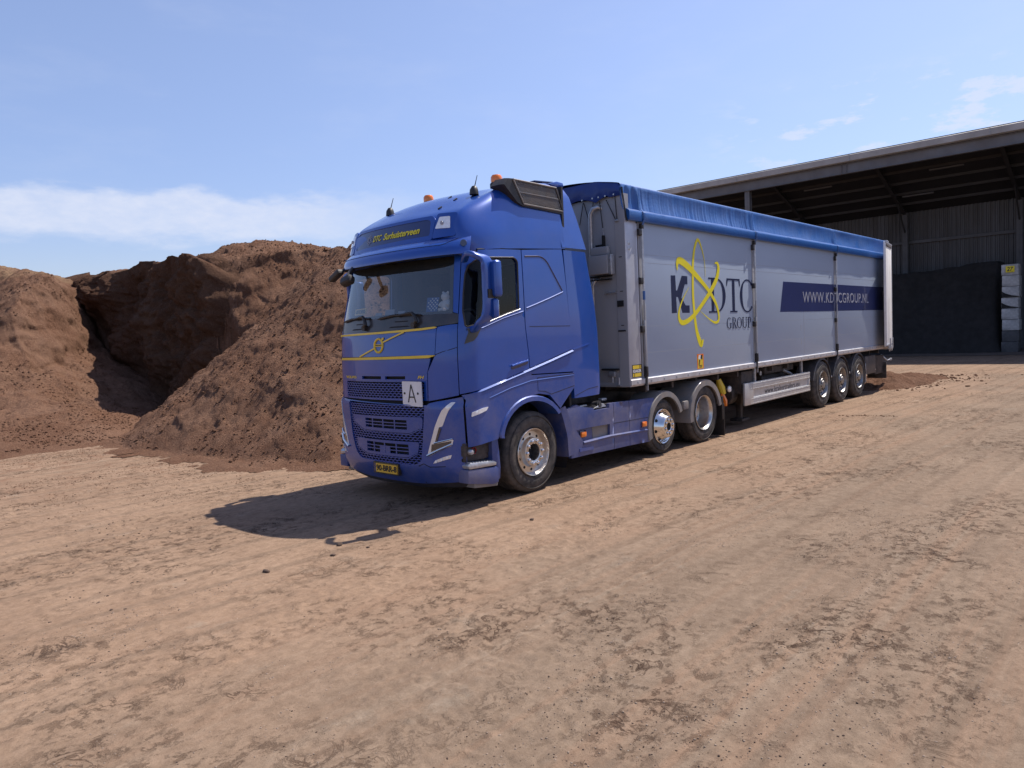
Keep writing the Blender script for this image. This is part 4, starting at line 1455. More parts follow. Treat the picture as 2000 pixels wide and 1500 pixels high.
def wheel(name, x, z, Ro, w, yo, sg, kind, par, twin=False):
    e = empty(name, (0, 0, 0), par)
    mb = MB()
    tyre(mb, (x, z), Ro, w, yo, sg, .300 if kind != 'pusher' else .272)
    if twin:
        tyre(mb, (x, z), Ro, w, yo - w - .06, sg)
    # raised ring and lettering-like bars on the sidewall
    rr = .36 if kind != 'pusher' else .315
    for r_ in ((.315, .455) if kind != 'pusher' else (.285, .375)):
        mb.lathe([(r_ - .004, .002), (r_, .014), (r_ + .004, .002)], (x, sg * yo, z), 56, sg)
    random.seed(int(x * 100))
    for a0 in (0.4, 2.3, 4.6):
        for k in range(9):
            a = a0 + k * .055
            if random.random() < .2: continue
            d = Vector((math.cos(a), 0, math.sin(a)))
            for s_ in (0,):
                p = Vector((x, sg * (yo + .011), z)) + d * (rr + .02)
                mb.ribbon([p - d * .014, p + d * .014], .010, (0, sg, 0), .003)
    obj('tyre', mb, M['rubber'], e)
    c = (x, sg * yo, z)
    mb = MB(); mh = Bag(); mn = Bag()
    if kind == 'steer':
        prof = [(.302, -.03), (.306, .004), (.298, .014), (.288, .012), (.282, .0), (.272, -.035), (.262, -.050), (.225, -.050), (.190, -.046), (.182, -.035), (.178, .0), (.174, .012), (.160, .016), (.118, .016), (.108, .010), (.104, -.01), (.100, -.10)]
        mb.lathe(prof, c, 56, sg)
        for i in range(10):
            a = 2 * math.pi * (i + .5) / 10
            p = Vector((x + .222 * math.cos(a), sg * (yo - .050), z + .222 * math.sin(a)))
            mh.tube([p - Vector((0, sg * .02, 0)), p + Vector((0, sg * .0035, 0))], .018, 12)
            a = 2 * math.pi * i / 10
            p = Vector((x + .145 * math.cos(a), sg * (yo + .014), z + .145 * math.sin(a)))
            mn.tube([p, p + Vector((0, sg * .026, 0)), p + Vector((0, sg * .036, 0))], [.022, .021, .010], 10)
        mh.lathe([(0, -.09), (.101, -.09)], c, 32, sg)
    elif kind == 'pusher':
        prof = [(.272, -.03), (.280, .006), (.272, .014), (.262, .008), (.255, -.02), (.246, -.03), (.225, .0), (.190, .055), (.176, .085), (.170, .105), (.158, .116), (.145, .118), (.070, .118), (.062, .112), (.060, .08)]
        mb.lathe(prof, c, 56, sg)
        for i in range(8):
            a = 2 * math.pi * (i + .35) / 8
            p = Vector((x + .222 * math.cos(a), sg * (yo + .004), z + .222 * math.sin(a)))
            n_ = Vector((math.cos(a) * .75, sg * .65, math.sin(a) * .75))
            mh.tube([p - n_ * .02, p + n_ * .006], .026, 12)
            a = 2 * math.pi * i / 8 + .2
            p = Vector((x + .112 * math.cos(a), sg * (yo + .117), z + .112 * math.sin(a)))
            mn.tube([p, p + Vector((0, sg * .016, 0)), p + Vector((0, sg * .022, 0))], [.021, .019, .010], 10)
            mh.tube([p + Vector((0, sg * .0015, 0)), p + Vector((0, sg * .003, 0))], .026, 12)
        mh.lathe([(0, .085), (.061, .085)], c, 24, sg)
    elif kind == 'drive':
        prof = [(.302, -.03), (.306, .004), (.300, .014), (.290, .010), (.280, -.004), (.268, -.03), (.262, -.06), (.254, -.18), (.246, -.215), (.225, -.225), (.180, -.23), (.172, -.225), (.166, -.20), (.150, -.195), (.10, -.195), (.095, -.15), (.08, -.14), (0, -.14)]
        mb.lathe(prof, c, 56, sg)
        for i in range(10):
            a = 2 * math.pi * (i + .5) / 10
            p = Vector((x + .213 * math.cos(a), sg * (yo - .226), z + .213 * math.sin(a)))
            mh.tube([p, p + Vector((0, sg * .005, 0))], .027, 12)
            a = 2 * math.pi * i / 10
            p = Vector((x + .14 * math.cos(a), sg * (yo - .196), z + .14 * math.sin(a)))
            mn.tube([p, p + Vector((0, sg * .03, 0))], [.018, .016], 8)
    else:
        prof = [(.302, -.03), (.306, .004), (.300, .012), (.290, .008), (.282, -.012), (.272, -.045), (.262, -.075), (.245, -.088), (.160, -.080), (.152, -.072), (.148, -.02), (.138, .0), (.090, .004), (.080, .02), (.0, .024)]
        mb.lathe(prof, c, 48, sg)
        for i in range(10):
            a = 2 * math.pi * (i + .5) / 10
            p = Vector((x + .218 * math.cos(a), sg * (yo - .087), z + .218 * math.sin(a)))
            mh.tube([p, p + Vector((0, sg * .006, 0))], .046, 12)
            a = 2 * math.pi * i / 10
            p = Vector((x + .168 * math.cos(a), sg * (yo - .082), z + .168 * math.sin(a)))
            mn.tube([p, p + Vector((0, sg * .05, 0))], [.018, .015], 8)
            p = Vector((x + .118 * math.cos(a + .3), sg * (yo - .0), z + .118 * math.sin(a + .3)))
            mh.tube([p, p + Vector((0, sg * .008, 0))], .020, 8)
    rm = obj('rim', mb, M['alloy_hi'] if kind == 'pusher' else (M['alloy_dull'] if kind == 'trailer' else M['alloy']), e)
    for q in mh: obj('rim_opening', q, M['dark'], e)
    for q in mn: obj('wheel_nut', q, M['chrome'], e)
    return e
for sg in (-1, 1):
    wheel('wheel', 1.365, .505, .515, .385, 1.235, sg, 'steer', TRUCK)
    wheel('wheel', 4.53, .435, .445, .29, 1.215, sg, 'pusher', TRUCK)
    wheel('wheel', 5.863, .505, .515, .30, 1.235, sg, 'drive', TRUCK, True)
# ------------------------------------------------------------------ things behind the windscreen
def inner(u, z, o=0.0):
    return cabS(u, z, -.045 + o)
mb = MB()
wl = [(-.83, 2.345), (-.50, 2.345), (-.50, 2.425), (-.83, 2.425)]
patch(mb, wl, inner, 0, .006, .1)
ns = obj('name_plate', mb, M['plate'])
tag(ns, 'yellow name plate with dark letters standing low behind the windscreen', 'name plate')
mb = MB()
letters(mb, 'GRUTTE HEELIS', (-.80, -.53, 2.36, 2.41), lambda a, b, d: inner(a, b, .002 + d), bold=.02)
obj('plate_lettering', mb, M['ink'], ns)
mb = MB()
fl_o = [(.66, 2.30), (.82, 2.30), (.825, 2.475), (.655, 2.48)]
patch(mb, fl_o, inner, 0, .005, .1)
pn = obj('pennant', mb, M['tarp'])
tag(pn, 'small blue pennant with white checks inside the windscreen', 'pennant')
mb = MB()
for i in range(6):
    for j in range(7):
        if (i + j) % 2: continue
        a = .675 + i * .024; b = 2.318 + j * .022
        if ((a - .74) / .075) ** 2 + ((b - 2.385) / .085) ** 2 > 1: continue
        patch(mb, [(a, b + .011), (a + .012, b), (a + .024, b + .011), (a + .012, b + .022)], inner, .003, .001, .1)
obj('pennant_checks', mb, M['white'], pn)
mb = MB()
p0 = inner(.91, 2.31) + Vector((.06, 0, 0))
bb = bmesh.new()
bmesh.ops.create_icosphere(bb, subdivisions=3, radius=1)
for v in bb.verts:
    v.co = Vector((v.co.x * .07, v.co.y * .07, v.co.z * .085))
bmesh.ops.translate(bb, verts=bb.verts[:], vec=p0 + Vector((0, 0, .06)))
mb.bm(bb)
bb = bmesh.new()
bmesh.ops.create_icosphere(bb, subdivisions=3, radius=.052)
bmesh.ops.translate(bb, verts=bb.verts[:], vec=p0 + Vector((-.01, .01, .165)))
mb.bm(bb)
for s_ in (-1, 1):
    mb.tube([p0 + Vector((-.02, s_ * .05, .10)), p0 + Vector((-.06, s_ * .07, .06))], [.026, .02], 8)
    mb.tube([p0 + Vector((-.02, s_ * .03, .02)), p0 + Vector((-.09, s_ * .045, .01))], [.03, .026], 8)
    mb.tube([p0 + Vector((-.01, s_ * .032, .205)), p0 + Vector((-.01, s_ * .046, .225))], [.018, .012], 8)
tag(obj('soft_toy', mb, M['white']), 'pale soft toy sitting on the dashboard beside the pennant', 'soft toy')
mb = MB()
for u, w_, h_ in ((-.34, .14, .06), (-.12, .18, .09), (.14, .12, .06)):
    patch(mb, [(u, 2.30), (u + w_, 2.30), (u + w_, 2.30 + h_), (u, 2.30 + h_)], inner, -.05, .012, .1)
tag(obj('paper_folder', mb, M['grey_ink']), 'pale papers propped on the dashboard behind the wipers', 'papers')

# ------------------------------------------------------------------ semi-trailer
TR = empty('walking_floor_trailer', (9.5, 0, 0))
tag(TR, 'grey walking floor trailer with blue roll tarpaulin and company lettering', 'trailer')
TR_INV = Matrix.Translation((-9.5, 0, 0))
def tobj(name, mb, m, parent=None, **k):
    """trailer parts are written in world metres; their parent stands at x = 9.5"""
    if parent is None:
        mb.v = [(v[0] - 9.5, v[1], v[2]) for v in mb.v]
        return obj(name, mb, m, TR, **k)
    mb.v = [(v[0] - 9.5, v[1], v[2]) for v in mb.v]
    return obj(name, mb, m, parent, **k)
XF, XR = 3.565, 16.80
for sg in (-1, 1):
    mb = MB()
    # three panels between the bow posts, a shade apart in depth
    for (a, b) in ((4.04, 7.87), (7.99, 12.38), (12.50, XR - .06)):
        mb.box(((a + b) / 2, sg * 1.235, 2.45), (b - a, .05, 2.44), .008)
    sd = tobj('side_wall', mb, M['panel'])
    mb = MB()
    for x in (3.98, 7.93, 12.44):
        mb.box((x, sg * 1.236, 2.42), (.10, .045, 2.40), .004)
        mb.box((x - .055, sg * 1.2625, 2.42), (.014, .005, 2.38))
    tobj('bow_post', mb, M['panel_front'], sd)
    mb = MB()   # fine horizontal plank joints and one vertical ladder groove
    for z in (1.62, 2.02, 2.98, 3.10):
        mb.box((10.3, sg * 1.2602, z), (12.4, .0012, .004))
    tobj('plank_joint', mb, M['panel_front'], sd)
    if sg < 0:
        mb = MB()
        mb.box((10.45, -1.2608, 1.72), (.012, .003, .92))
        for z in (1.55, 1.85): mb.box((10.28, -1.2612, z), (.02, .004, .12))
        tobj('step_groove', mb, M['post'], sd)
    mb = MB()
    mb.box((3.715, sg * 1.215, 2.45), (.30, .11, 2.58), .012)
    mb.box((3.87, sg * 1.245, 2.40), (.045, .05, 2.30), .008)
    cp_ = tobj('front_corner_post', mb, M['post'])
    mb = MB()
    for z in (3.17, 3.25):
        mb.box((3.655, sg * 1.272, z), (.05, .006, .05), .002)
    tobj('post_fitting', mb, M['galv'], cp_)
    mb = MB()
    rl = [(sg * 1.20, 1.245), (sg * 1.275, 1.245), (sg * 1.29, 1.232), (sg * 1.29, 1.165), (sg * 1.268, 1.135), (sg * 1.20, 1.135)]
    mb.prism(rl, 'x', XF + .01, XR)
    br = tobj('bottom_rail', mb, M['rail'])
    mb = MB()
    x = 3.75
    while x < 16.6:
        mb.box((x, sg * 1.2915, 1.195), (.035, .005, .03), .001)
        x += .38
    tobj('rail_rivet', mb, M['panel_front'], br)
    # tensioner rods with locks
    for i, x in enumerate((3.985, 7.94, 12.455)):
        mb = MB()
        mb.tube([(x, sg * 1.295, 3.50), (x, sg * 1.295, 2.55)], .019, 8)
        rd = tobj('tension_rod', mb, M['galv'])
        mb = MB()
        mb.tube([(x + .004, sg * 1.292, 2.55), (x + .004, sg * 1.292, 1.26)], .012, 8)
        mb.box((x, sg * 1.288, 1.86), (.035, .03, .50), .004)
        mb.box((x + .03, sg * 1.283, 1.70), (.018, .03, 1.3), .004)
        tobj('rod_strap', mb, M['panel_front'], rd)
        for z in (3.42, 2.70, 1.98):
            mb = MB()
            mb.box((x - .055, sg * 1.285, z), (.075, .05, .10), .012)
            tobj('rod_lock', mb, M['black'], rd)
        mb = MB()
        mb.box((x, sg * 1.29, 3.51), (.06, .05, .08), .012)
        tobj('rod_cap', mb, M['black'], rd)
        mb = MB()
        mb.box((x, sg * 1.29, 1.34), (.045, .06, .16), .012)
        mb.tube([(x, sg * 1.29, 1.30), (x - .02, sg * 1.29, 1.12)], .022, 8)
        tobj('rod_foot', mb, M['black'], rd)
        mb = MB()
        mb.tube([(x, sg * 1.295, 2.55), (x, sg * 1.295, 2.42)], .021, 8)
        tobj('rod_sleeve', mb, M['tarp'] if i == 0 else M['galv'], rd)

# lettering and emblem on the near side (both sides carry it)
def wavy(pts, n=6):
    L = [Vector((a, b, 0)) for a, b in pts]
    out = []
    for i in range((len(L) - 1) * n + 1):
        q = spl(L, i / ((len(L) - 1) * n))
        out.append((q.x, q.y))
    return out
def wid(ws, n=6):
    L = []
    for i in range((len(ws) - 1) * n + 1):
        k = i // n; t = (i % n) / n
        L.append(ws[k] if k == len(ws) - 1 else ws[k] * (1 - t) + ws[k + 1] * t)
    return L
for sg in (-1,):
    Y0 = sg * 1.2605
    pl = lambda a, b, d=0.0: Vector((a, Y0 + sg * d, b))
    mb = MB()
    K = [(4.85, 2.81), (4.99, 2.815), (5.0, 2.575), (5.04, 2.575), (5.20, 2.815), (5.38, 2.812), (5.38, 2.68), (5.29, 2.68), (5.195, 2.51), (5.17, 2.46), (5.30, 2.335), (5.43, 2.335), (5.43, 2.212), (5.19, 2.212), (5.06, 2.47), (5.00, 2.47), (5.01, 2.215), (4.85, 2.21)]
    patch(mb, K, lambda a, b, o: pl(a, b, o), .002, .002, .3)
    tobj('company_initial', mb, M['navy'], smooth=False)
    mb = MB()
    dd = [0.0022]
    def piece(poly):
        dd[0] += .00012
        patch(mb, poly, lambda a, b, o: pl(a, b, o), dd[0], .0015, .4)
    def ring(cx, cz, rx, rz, tmax, tmin, a0, a1, n=30):
        """broad-nibbed arc: thick at the sides, thin at top and bottom"""
        o, i_ = [], []
        for a in np.linspace(R(a0), R(a1), n):
            t = tmin + (tmax - tmin) * abs(math.cos(a)) ** 1.3
            o.append((cx + rx * math.cos(a), cz + rz * math.sin(a)))
            i_.append((cx + (rx - t) * math.cos(a), cz + (rz - max(tmin, t * .25)) * math.sin(a)))
        piece(o + i_[::-1])
    # D
    piece([(6.21, 2.235), (6.31, 2.235), (6.31, 2.785), (6.21, 2.785)])
    piece([(6.11, 2.785), (6.40, 2.785), (6.40, 2.813), (6.11, 2.813)])
    piece([(6.11, 2.208), (6.40, 2.208), (6.40, 2.235), (6.11, 2.235)])
    ring(6.38, 2.51, .37, .302, .115, .028, -90, 90)
    # T
    piece([(7.015, 2.235), (7.115, 2.235), (7.115, 2.785), (7.015, 2.785)])
    piece([(6.80, 2.785), (7.33, 2.785), (7.33, 2.815), (6.80, 2.815)])
    piece([(6.795, 2.785), (6.85, 2.785), (6.81, 2.68), (6.79, 2.68)])
    piece([(7.335, 2.785), (7.28, 2.785), (7.32, 2.68), (7.34, 2.68)])
    piece([(6.92, 2.208), (7.21, 2.208), (7.21, 2.235), (6.92, 2.235)])
    # C
    ring(7.64, 2.51, .305, .308, .10, .026, 42, 318, 40)
    piece([(7.84, 2.812), (7.872, 2.812), (7.872, 2.66), (7.855, 2.66)])
    tobj('company_letters', mb, M['navy'], smooth=False)
    mb = MB()
    # GROUP, small roman capitals
    def small(ch, x, w, b=1.915, h=.20):
        s_ = .03; th = .012
        def bar(x0, x1, z0, z1): piece([(x0, z0), (x1, z0), (x1, z1), (x0, z1)])
        if ch in 'GO':
            ring(x + w / 2, b + h / 2, w / 2, h / 2, s_, th, 48 if ch == 'G' else 0, 322 if ch == 'G' else 360, 26)
            if ch == 'G':
                bar(x + w * .76, x + w * .76 + s_, b + .012, b + h * .42); bar(x + w * .58, x + w * 1.02, b + h * .42, b + h * .42 + th)
        if ch in 'RP':
            bar(x + .02, x + .02 + s_, b, b + h); bar(x, x + w * .45, b + h - th, b + h); bar(x, x + .075, b, b + th)
            ring(x + w * .42, b + h * .74, w * .45, h * .26, s_, th, -90, 90, 16)
            if ch == 'R': piece([(x + w * .42, b + h * .50), (x + w * .62, b + h * .50), (x + w * 1.05, b), (x + w * .82, b)])
        if ch == 'U':
            bar(x + .012, x + .012 + s_, b + .055, b + h); bar(x + w - .03, x + w - .016, b + .055, b + h)
            ring(x + w / 2 - .002, b + .062, w / 2 - .013, .064, s_, th, 180, 360, 16)
            bar(x - .01, x + .065, b + h - th, b + h); bar(x + w - .055, x + w + .01, b + h - th, b + h)
    for ch, x, w_ in (('G', 6.77, .19), ('R', 6.985, .17), ('O', 7.18, .20), ('U', 7.41, .19), ('P', 7.635, .17)):
        small(ch, x, w_)
    tobj('company_word', mb, M['navy'], smooth=False)
    mb = MB()
    st = [
        ([(6.00, 2.82), (5.99, 3.05), (5.91, 3.27), (5.78, 3.43), (5.665, 3.31), (5.595, 3.10), (5.565, 2.82), (5.555, 2.49), (5.585, 2.19), (5.635, 1.94), (5.72, 1.76), (5.795, 1.685), (5.87, 1.755)],
         [.006, .012, .030, .055, .060, .062, .066, .070, .074, .085, .115, .120, .03]),
        ([(5.055, 2.90), (5.055, 3.00), (5.10, 3.055), (5.21, 3.045), (5.42, 2.965), (5.63, 2.86), (5.88, 2.725), (6.14, 2.565), (6.36, 2.37), (6.455, 2.19), (6.44, 2.065), (6.29, 2.04), (6.05, 2.12), (5.79, 2.24)],
         [.02, .075, .105, .125, .120, .105, .085, .078, .070, .062, .055, .040, .018, .005]),
        ([(6.35, 3.065), (6.45, 3.065), (6.49, 2.97), (6.395, 2.78), (6.17, 2.575), (5.90, 2.38), (5.62, 2.20), (5.36, 2.085), (5.16, 2.055), (5.07, 2.12), (5.075, 2.25), (5.20, 2.43), (5.42, 2.635)],
         [.012, .060, .090, .098, .088, .080, .078, .082, .085, .070, .045, .022, .005]),
    ]
    for i, (pts, ws_) in enumerate(st):
        mb.ribbon([pl(a, b, .0035 + i * .0012) for a, b in wavy(pts)], wid(ws_), (0, sg, 0), .0012)
    tobj('company_emblem', mb, M['yellow_film'], smooth=False)
    mb = MB()
    patch(mb, [(9.36, 2.815), (9.17, 2.195), (XR - .10, 2.195), (XR - .10, 2.815)], lambda a, b, o: pl(a, b, o), .002, .002, .6)
    bnd = tobj('web_address_band', mb, M['navy_band'])
    mb = MB()
    letters(mb, 'WWW.KDTCGROUP.NL', (10.40, 14.97, 2.385, 2.625), lambda a, b, d: pl(a, b, .0025 + d), space=1.08)
    tobj('web_address', mb, M['grey_ink'], bnd)
    # stickers
    mb = MB()
    patch(mb, [(5.635, 1.265), (5.86, 1.265), (5.86, 1.515), (5.635, 1.515)], lambda a, b, o: pl(a, b, o), .002, .002, .3)
    sk_ = tobj('warning_sticker', mb, M['orange'])
    sk_['label'] = 'orange warning sticker with figure'
    mb = MB()
    patch(mb, [(5.66, 1.275), (5.835, 1.275), (5.835, 1.47), (5.66, 1.47)], lambda a, b, o: pl(a, b, o), .003, .001, .3)
    tobj('sticker_field', mb, M['yellow'], sk_)
    mb = MB()
    patch(mb, [(5.675, 1.43), (5.80, 1.43), (5.79, 1.50), (5.69, 1.50)], lambda a, b, o: pl(a, b, o), .0038, .001, .3)
    tobj('sticker_head', mb, M['white'], sk_)
    mb = MB()
    patch(mb, [(5.745, 1.44), (5.815, 1.42), (5.82, 1.495), (5.76, 1.50)], lambda a, b, o: pl(a, b, o), .0042, .001, .3)
    patch(mb, [(5.68, 1.33), (5.705, 1.33), (5.735, 1.415), (5.70, 1.42)], lambda a, b, o: pl(a, b, o), .0042, .001, .3)
    for z in (1.29, 1.315):
        patch(mb, [(5.70, z), (5.80, z), (5.80, z + .012), (5.70, z + .012)], lambda a, b, o: pl(a, b, o), .0042, .001, .3)
    tobj('sticker_print', mb, M['ink'], sk_)
    pk = lambda a, b, o=0.0: Vector((a, sg * (1.2712 + o), b))
    mb = MB()
    patch(mb, [(3.63, 1.268), (3.885, 1.268), (3.885, 1.458), (3.63, 1.458)], pk, .002, .002, .3)
    ks = tobj('maker_sticker', mb, M['ink'])
    ks['label'] = 'black and yellow sticker with white letters'
    mb = MB()
    for q in ([(3.645, 1.395), (3.825, 1.395), (3.825, 1.448), (3.645, 1.448)], [(3.842, 1.395), (3.872, 1.395), (3.872, 1.448), (3.842, 1.448)], [(3.645, 1.278), (3.675, 1.278), (3.675, 1.33), (3.645, 1.33)], [(3.692, 1.278), (3.872, 1.278), (3.872, 1.33), (3.692, 1.33)]):
        patch(mb, q, pk, .003, .001, .3)
    tobj('sticker_bar', mb, M['yellow'], ks)
    mb = MB()
    letters(mb, 'KRAKER', (3.645, 3.872, 1.340, 1.386), lambda a, b, d: pk(a, b, .003 + d), bold=.03, depth=.001)
    tobj('sticker_lettering', mb, M['white'], ks)

# front bulkhead with pipe, box, ladder rails, sockets
mb = MB()
mb.box((XF + .06, 0, 2.55), (.10, 2.20, 2.80), .01)
for sg in (-1, 1):
    mb.prism([(XF - .005, sg * 1.265), (XF - .005, sg * 1.10), (XF + .05, sg * 1.06), (XF + .12, sg * 1.06), (XF + .12, sg * 1.265)], 'z', 1.145, 3.96)
mb.prism([(XF, -1.2), (XF + .2, -1.2), (XF + .2, 1.2), (XF, 1.2)], 'z', 1.13, 1.20, .02)
bk = tobj('front_bulkhead', mb, M['panel_front'])
mb = MB()
for (y, z) in ((-1.155, 2.37),):
    mb.box((XF - .008, y, z), (.01, .11, .09))
    mb.box((XF - .008, y - .01, 1.97), (.01, .13, .022))
for z in (1.45, 1.95, 2.45):
    mb.box((XF - .006, -1.18, z + .6), (.006, .05, .010))
tobj('bulkhead_label', mb, M['ink'], bk)
mb = MB()
mb.tube([(XF + .04, -.86, 3.80), (XF - .02, -.82, 3.82), (XF - .05, -.75, 3.80), (XF - .055, -.705, 3.72), (XF - .055, -.70, 3.10)], .033, 12)
mb.tube([(XF + .04, -.80, 2.76), (XF - .05, -.74, 2.74), (XF - .055, -.70, 2.66), (XF - .055, -.70, 1.5)], .03, 12)
tobj('air_pipe', mb, M['galv'])
mb = MB()
mb.box((XF - .08, -.88, 2.955), (.16, .34, .28), .02)
mb.box((XF - .08, -.88, 3.16), (.08, .30, .12), .02)
bx_ = tobj('control_box', mb, M['panel_front'])
mb = MB()
mb.box((XF - .09, -1.075, 2.95), (.10, .05, .29), .006)
for z in (2.86, 2.95, 3.04): mb.tube([(XF - .145, -1.075, z), (XF - .138, -1.075, z)], .008, 8)
tobj('box_bracket', mb, M['galv'], bx_)
mb = MB()
for (y, z) in ((-.63, 2.79), (-.63, 2.74)):
    mb.box((XF - .05, -.86, z), (.06, .36, .02), .004)
tobj('box_shelf', mb, M['dark'], bx_)
mb = MB()
for p in (((-.56, 3.92), (-.48, 3.60)), ((-.57, 3.92), (-.66, 3.62)), ((-.75, 3.95), (-.70, 3.60)), ((-.98, 3.90), (-1.135, 3.585)), ((-1.13, 3.95), (-1.155, 3.585)), ((-.86, 3.90), (-.90, 3.50))):
    mb.tube([(XF - .02, p[0][0], p[0][1]), (XF - .02, p[1][0], p[1][1])], .007, 6)
tobj('bungee_cord', mb, M['black'])
mb = MB()
mb.box((XF - .02, -1.145, 3.58), (.03, .07, .025), .006)
tobj('cord_hook', mb, M['galv'])
mb = MB()
mb.tube([(XF - .02, -.90, 3.50), (XF - .02, -.915, 3.22)], .010, 6)
tobj('hanging_cable', mb, M['galv'])
mb = MB()
mb.tube([(XF - .02, -.93, 3.16), (XF - .02, -1.03, 2.94)], .014, 6)
tobj('cable_stay', mb, M['galv'])
mb = MB()
mb.box((XF - .03, -.85, 3.22), (.05, .16, .02), .006)
tobj('cable_shelf', mb, M['galv'])
mb = MB()
mb.box((XF - .04, -1.0, 1.33), (.07, .10, .08), .012)
tobj('socket_box', mb, M['galv'])
mb = MB()
mb.tube([(XF - .05, -1.0, 1.29), (XF - .05, -1.0, 1.20)], .014, 8)
tobj('socket_lead', mb, M['galv'])
mb = MB()
mb.tube([(XF - .03, -1.10, 1.28), (XF - .03, -1.10, 1.17)], .014, 8)
tobj('lead_plug', mb, M['galv'])
mb = MB()
mb.box((XF - .03, -1.09, 1.16), (.04, .08, .02))
tobj('plug_bracket', mb, M['galv'])
mb = MB()
for y in (-.90, -1.0): mb.tube([(XF - .03, y, 2.53), (XF - .03, y - .10, 2.54)], .015, 6)
tobj('pipe_joint', mb, M['galv'])
mb = MB()
mb.box((XF - .04, -.92, 3.30), (.05, .035, .18), .006)
mb.box((XF - .03, -.85, 3.245), (.04, .16, .035), .01)
mb.box((XF - .03, -.95, 1.40), (.05, .30, .03), .01)
tobj('bulkhead_clamp', mb, M['dark'])

# tarpaulin: roof, hanging side, rolled edge; front gable flap
rng = np.random.RandomState(3)
def n1d(x, f, seed):
    return noise.noise(Vector((x * f, seed, 0.37)))
def sideY(X, s):
    """s 0..1 from the top edge down to the roll: y offset and z"""
    wr = 1.0 if X < 8.0 else (.35 if X < 12.4 else .22)
    fold = (n1d(X, 9, 1.3) * .6 + n1d(X, 21, 5.1) * .45) * (0.25 + .95 * math.sin(min(s * 1.25, 1) * math.pi * .5)) * .024 * wr * (.45 + 1.3 * abs(n1d(X, 1.1, 7.7)))
    dent = -.020 * math.sin(s * math.pi) * (1 + .5 * n1d(X, .8, 9.0))
    # taut straps pull in
    for xs in (3.985, 7.94, 12.455):
        fold += .014 * math.exp(-((X - xs) / .10) ** 2) * math.sin(s * math.pi)
    if X < 4.1:
        fold += .018 * math.sin((X - 3.55) * 34) * math.sin(s * math.pi) ** .5
    return fold + dent
def archZ(X, y):
    t = abs(y) / 1.20
    sag = .02 * n1d(X, .9, 3.0) * (1 - t ** 4)
    front = .05 * math.exp(-((X - 3.75) / .35) ** 2) * (1 - t ** 2)
    return 4.205 - .085 * t ** 2.2 + sag * .6 + front
xs = np.concatenate([np.linspace(3.54, 8.2, 330), np.linspace(8.22, 16.62, 230)])
mb = MB()
rows = []
for X in xs:
    r_ = []
    for sg in (-1,):
        for s in np.linspace(1, 0, 12):
            y = sg * (1.232 + .030 * s + sideY(X, s)); z = 3.725 + (4.085 - 3.725) * (1 - s)
            r_.append((X, y, z))
    r_ += [(X, -1.222, 4.108), (X, -1.195, 4.118)]
    for y in np.linspace(-1.10, 1.10, 15):
        r_.append((X, y, archZ(X, y)))
    r_ += [(X, 1.195, 4.118), (X, 1.222, 4.108)]
    for s in np.linspace(0, 1, 12):
        r_.append((X, 1.232 + .030 * s + sideY(X + 7.7, s), 3.725 + (4.085 - 3.725) * (1 - s)))
    rows.append(r_)
mb.grid(rows)
tarp = tobj('roof_tarpaulin', mb, M['tarp'], None, ang=60)
for sg in (-1, 1):
    mb = MB()
    rows = []
    for X in np.linspace(3.60, 16.30, 200):
        b = .006 * n1d(X, 2.0, 4.0 + sg)
        for xs_ in (3.985, 7.94, 12.455):
            b -= .012 * math.exp(-((X - xs_) / .05) ** 2)
        rows.append([(X, sg * (1.245), 3.745), (X, sg * (1.292 + b), 3.742 + b), (X, sg * (1.330 + b), 3.715), (X, sg * (1.338 + b), 3.69), (X, sg * (1.336 + b), 3.60), (X, sg * (1.328 + b), 3.575), (X, sg * 1.30, 3.568), (X, sg * 1.245, 3.575)])
    mb.grid(rows)
    k = len(rows[0])
    mb.f += [tuple(range(k)), tuple(range(len(mb.v) - k, len(mb.v)))[::-1]]
    rl_ = tobj('rolled_edge', mb, M['tarp_roll'], None, ang=40)
    mb = MB()
    for x in (3.985, 7.94, 12.455):
        pts = [(x, sg * 1.262, 4.07), (x, sg * 1.272, 3.92), (x, sg * 1.295, 3.76), (x + .0, sg * 1.345, 3.70), (x, sg * 1.345, 3.60), (x, sg * 1.31, 3.53)]
        mb.ribbon(pts, .045, (0, sg, .2), .006)
    tobj('tarp_strap', mb, M['tarp'], rl_)
    mb = MB()
    mb.tube([(16.28, sg * 1.29, 3.655), (16.42, sg * 1.29, 3.655)], .028, 10)
    mb.tube([(16.40, sg * 1.29, 3.655), (16.46, sg * 1.29, 3.655)], .05, 12)
    tobj('roll_shaft', mb, M['galv'], rl_)
mb = MB()
rows = []
for y in np.linspace(-1.235, 1.235, 90):
    r_ = []
    zt = min(archZ(3.6, min(abs(y), 1.2)), 4.20) - (.0 if abs(y) < 1.19 else .03)
    sc_ = abs(math.sin((y + .2) * 5.2))
    zb_ = 3.875 + .085 * sc_ ** .7 - (.0 if abs(y) < 1.05 else .02)
    if y < -1.02: zb_ = 3.93
    for s in np.linspace(0, 1, 10):
        x = 3.552 - .022 * s - .028 * math.sin(s * 3.14) * (1 + .6 * n1d(y, 3.3, 2.0)) + .012 * n1d(y, 9, s * 2)
        r_.append((x, y, zt + (zb_ - zt) * s))
    rows.append(r_)
mb.grid(rows)
gf = tobj('gable_flap', mb, M['tarp_dark'], None, ang=60)
mb = MB()
for y in (-1.13, -.98, -.86, -.75, -.56, .2, .6, 1.0):
    mb.tube([(3.518, y, 3.955), (3.512, y, 3.955)], .014, 8)
tobj('flap_eyelet', mb, M['galv'], gf)
mb = MB()
mb.tube([(3.56, -1.245, 4.05), (3.57, -1.262, 3.86), (3.585, -1.285, 3.62), (3.60, -1.30, 3.555)], .012, 6)
tobj('flap_edge', mb, M['ink'], gf)

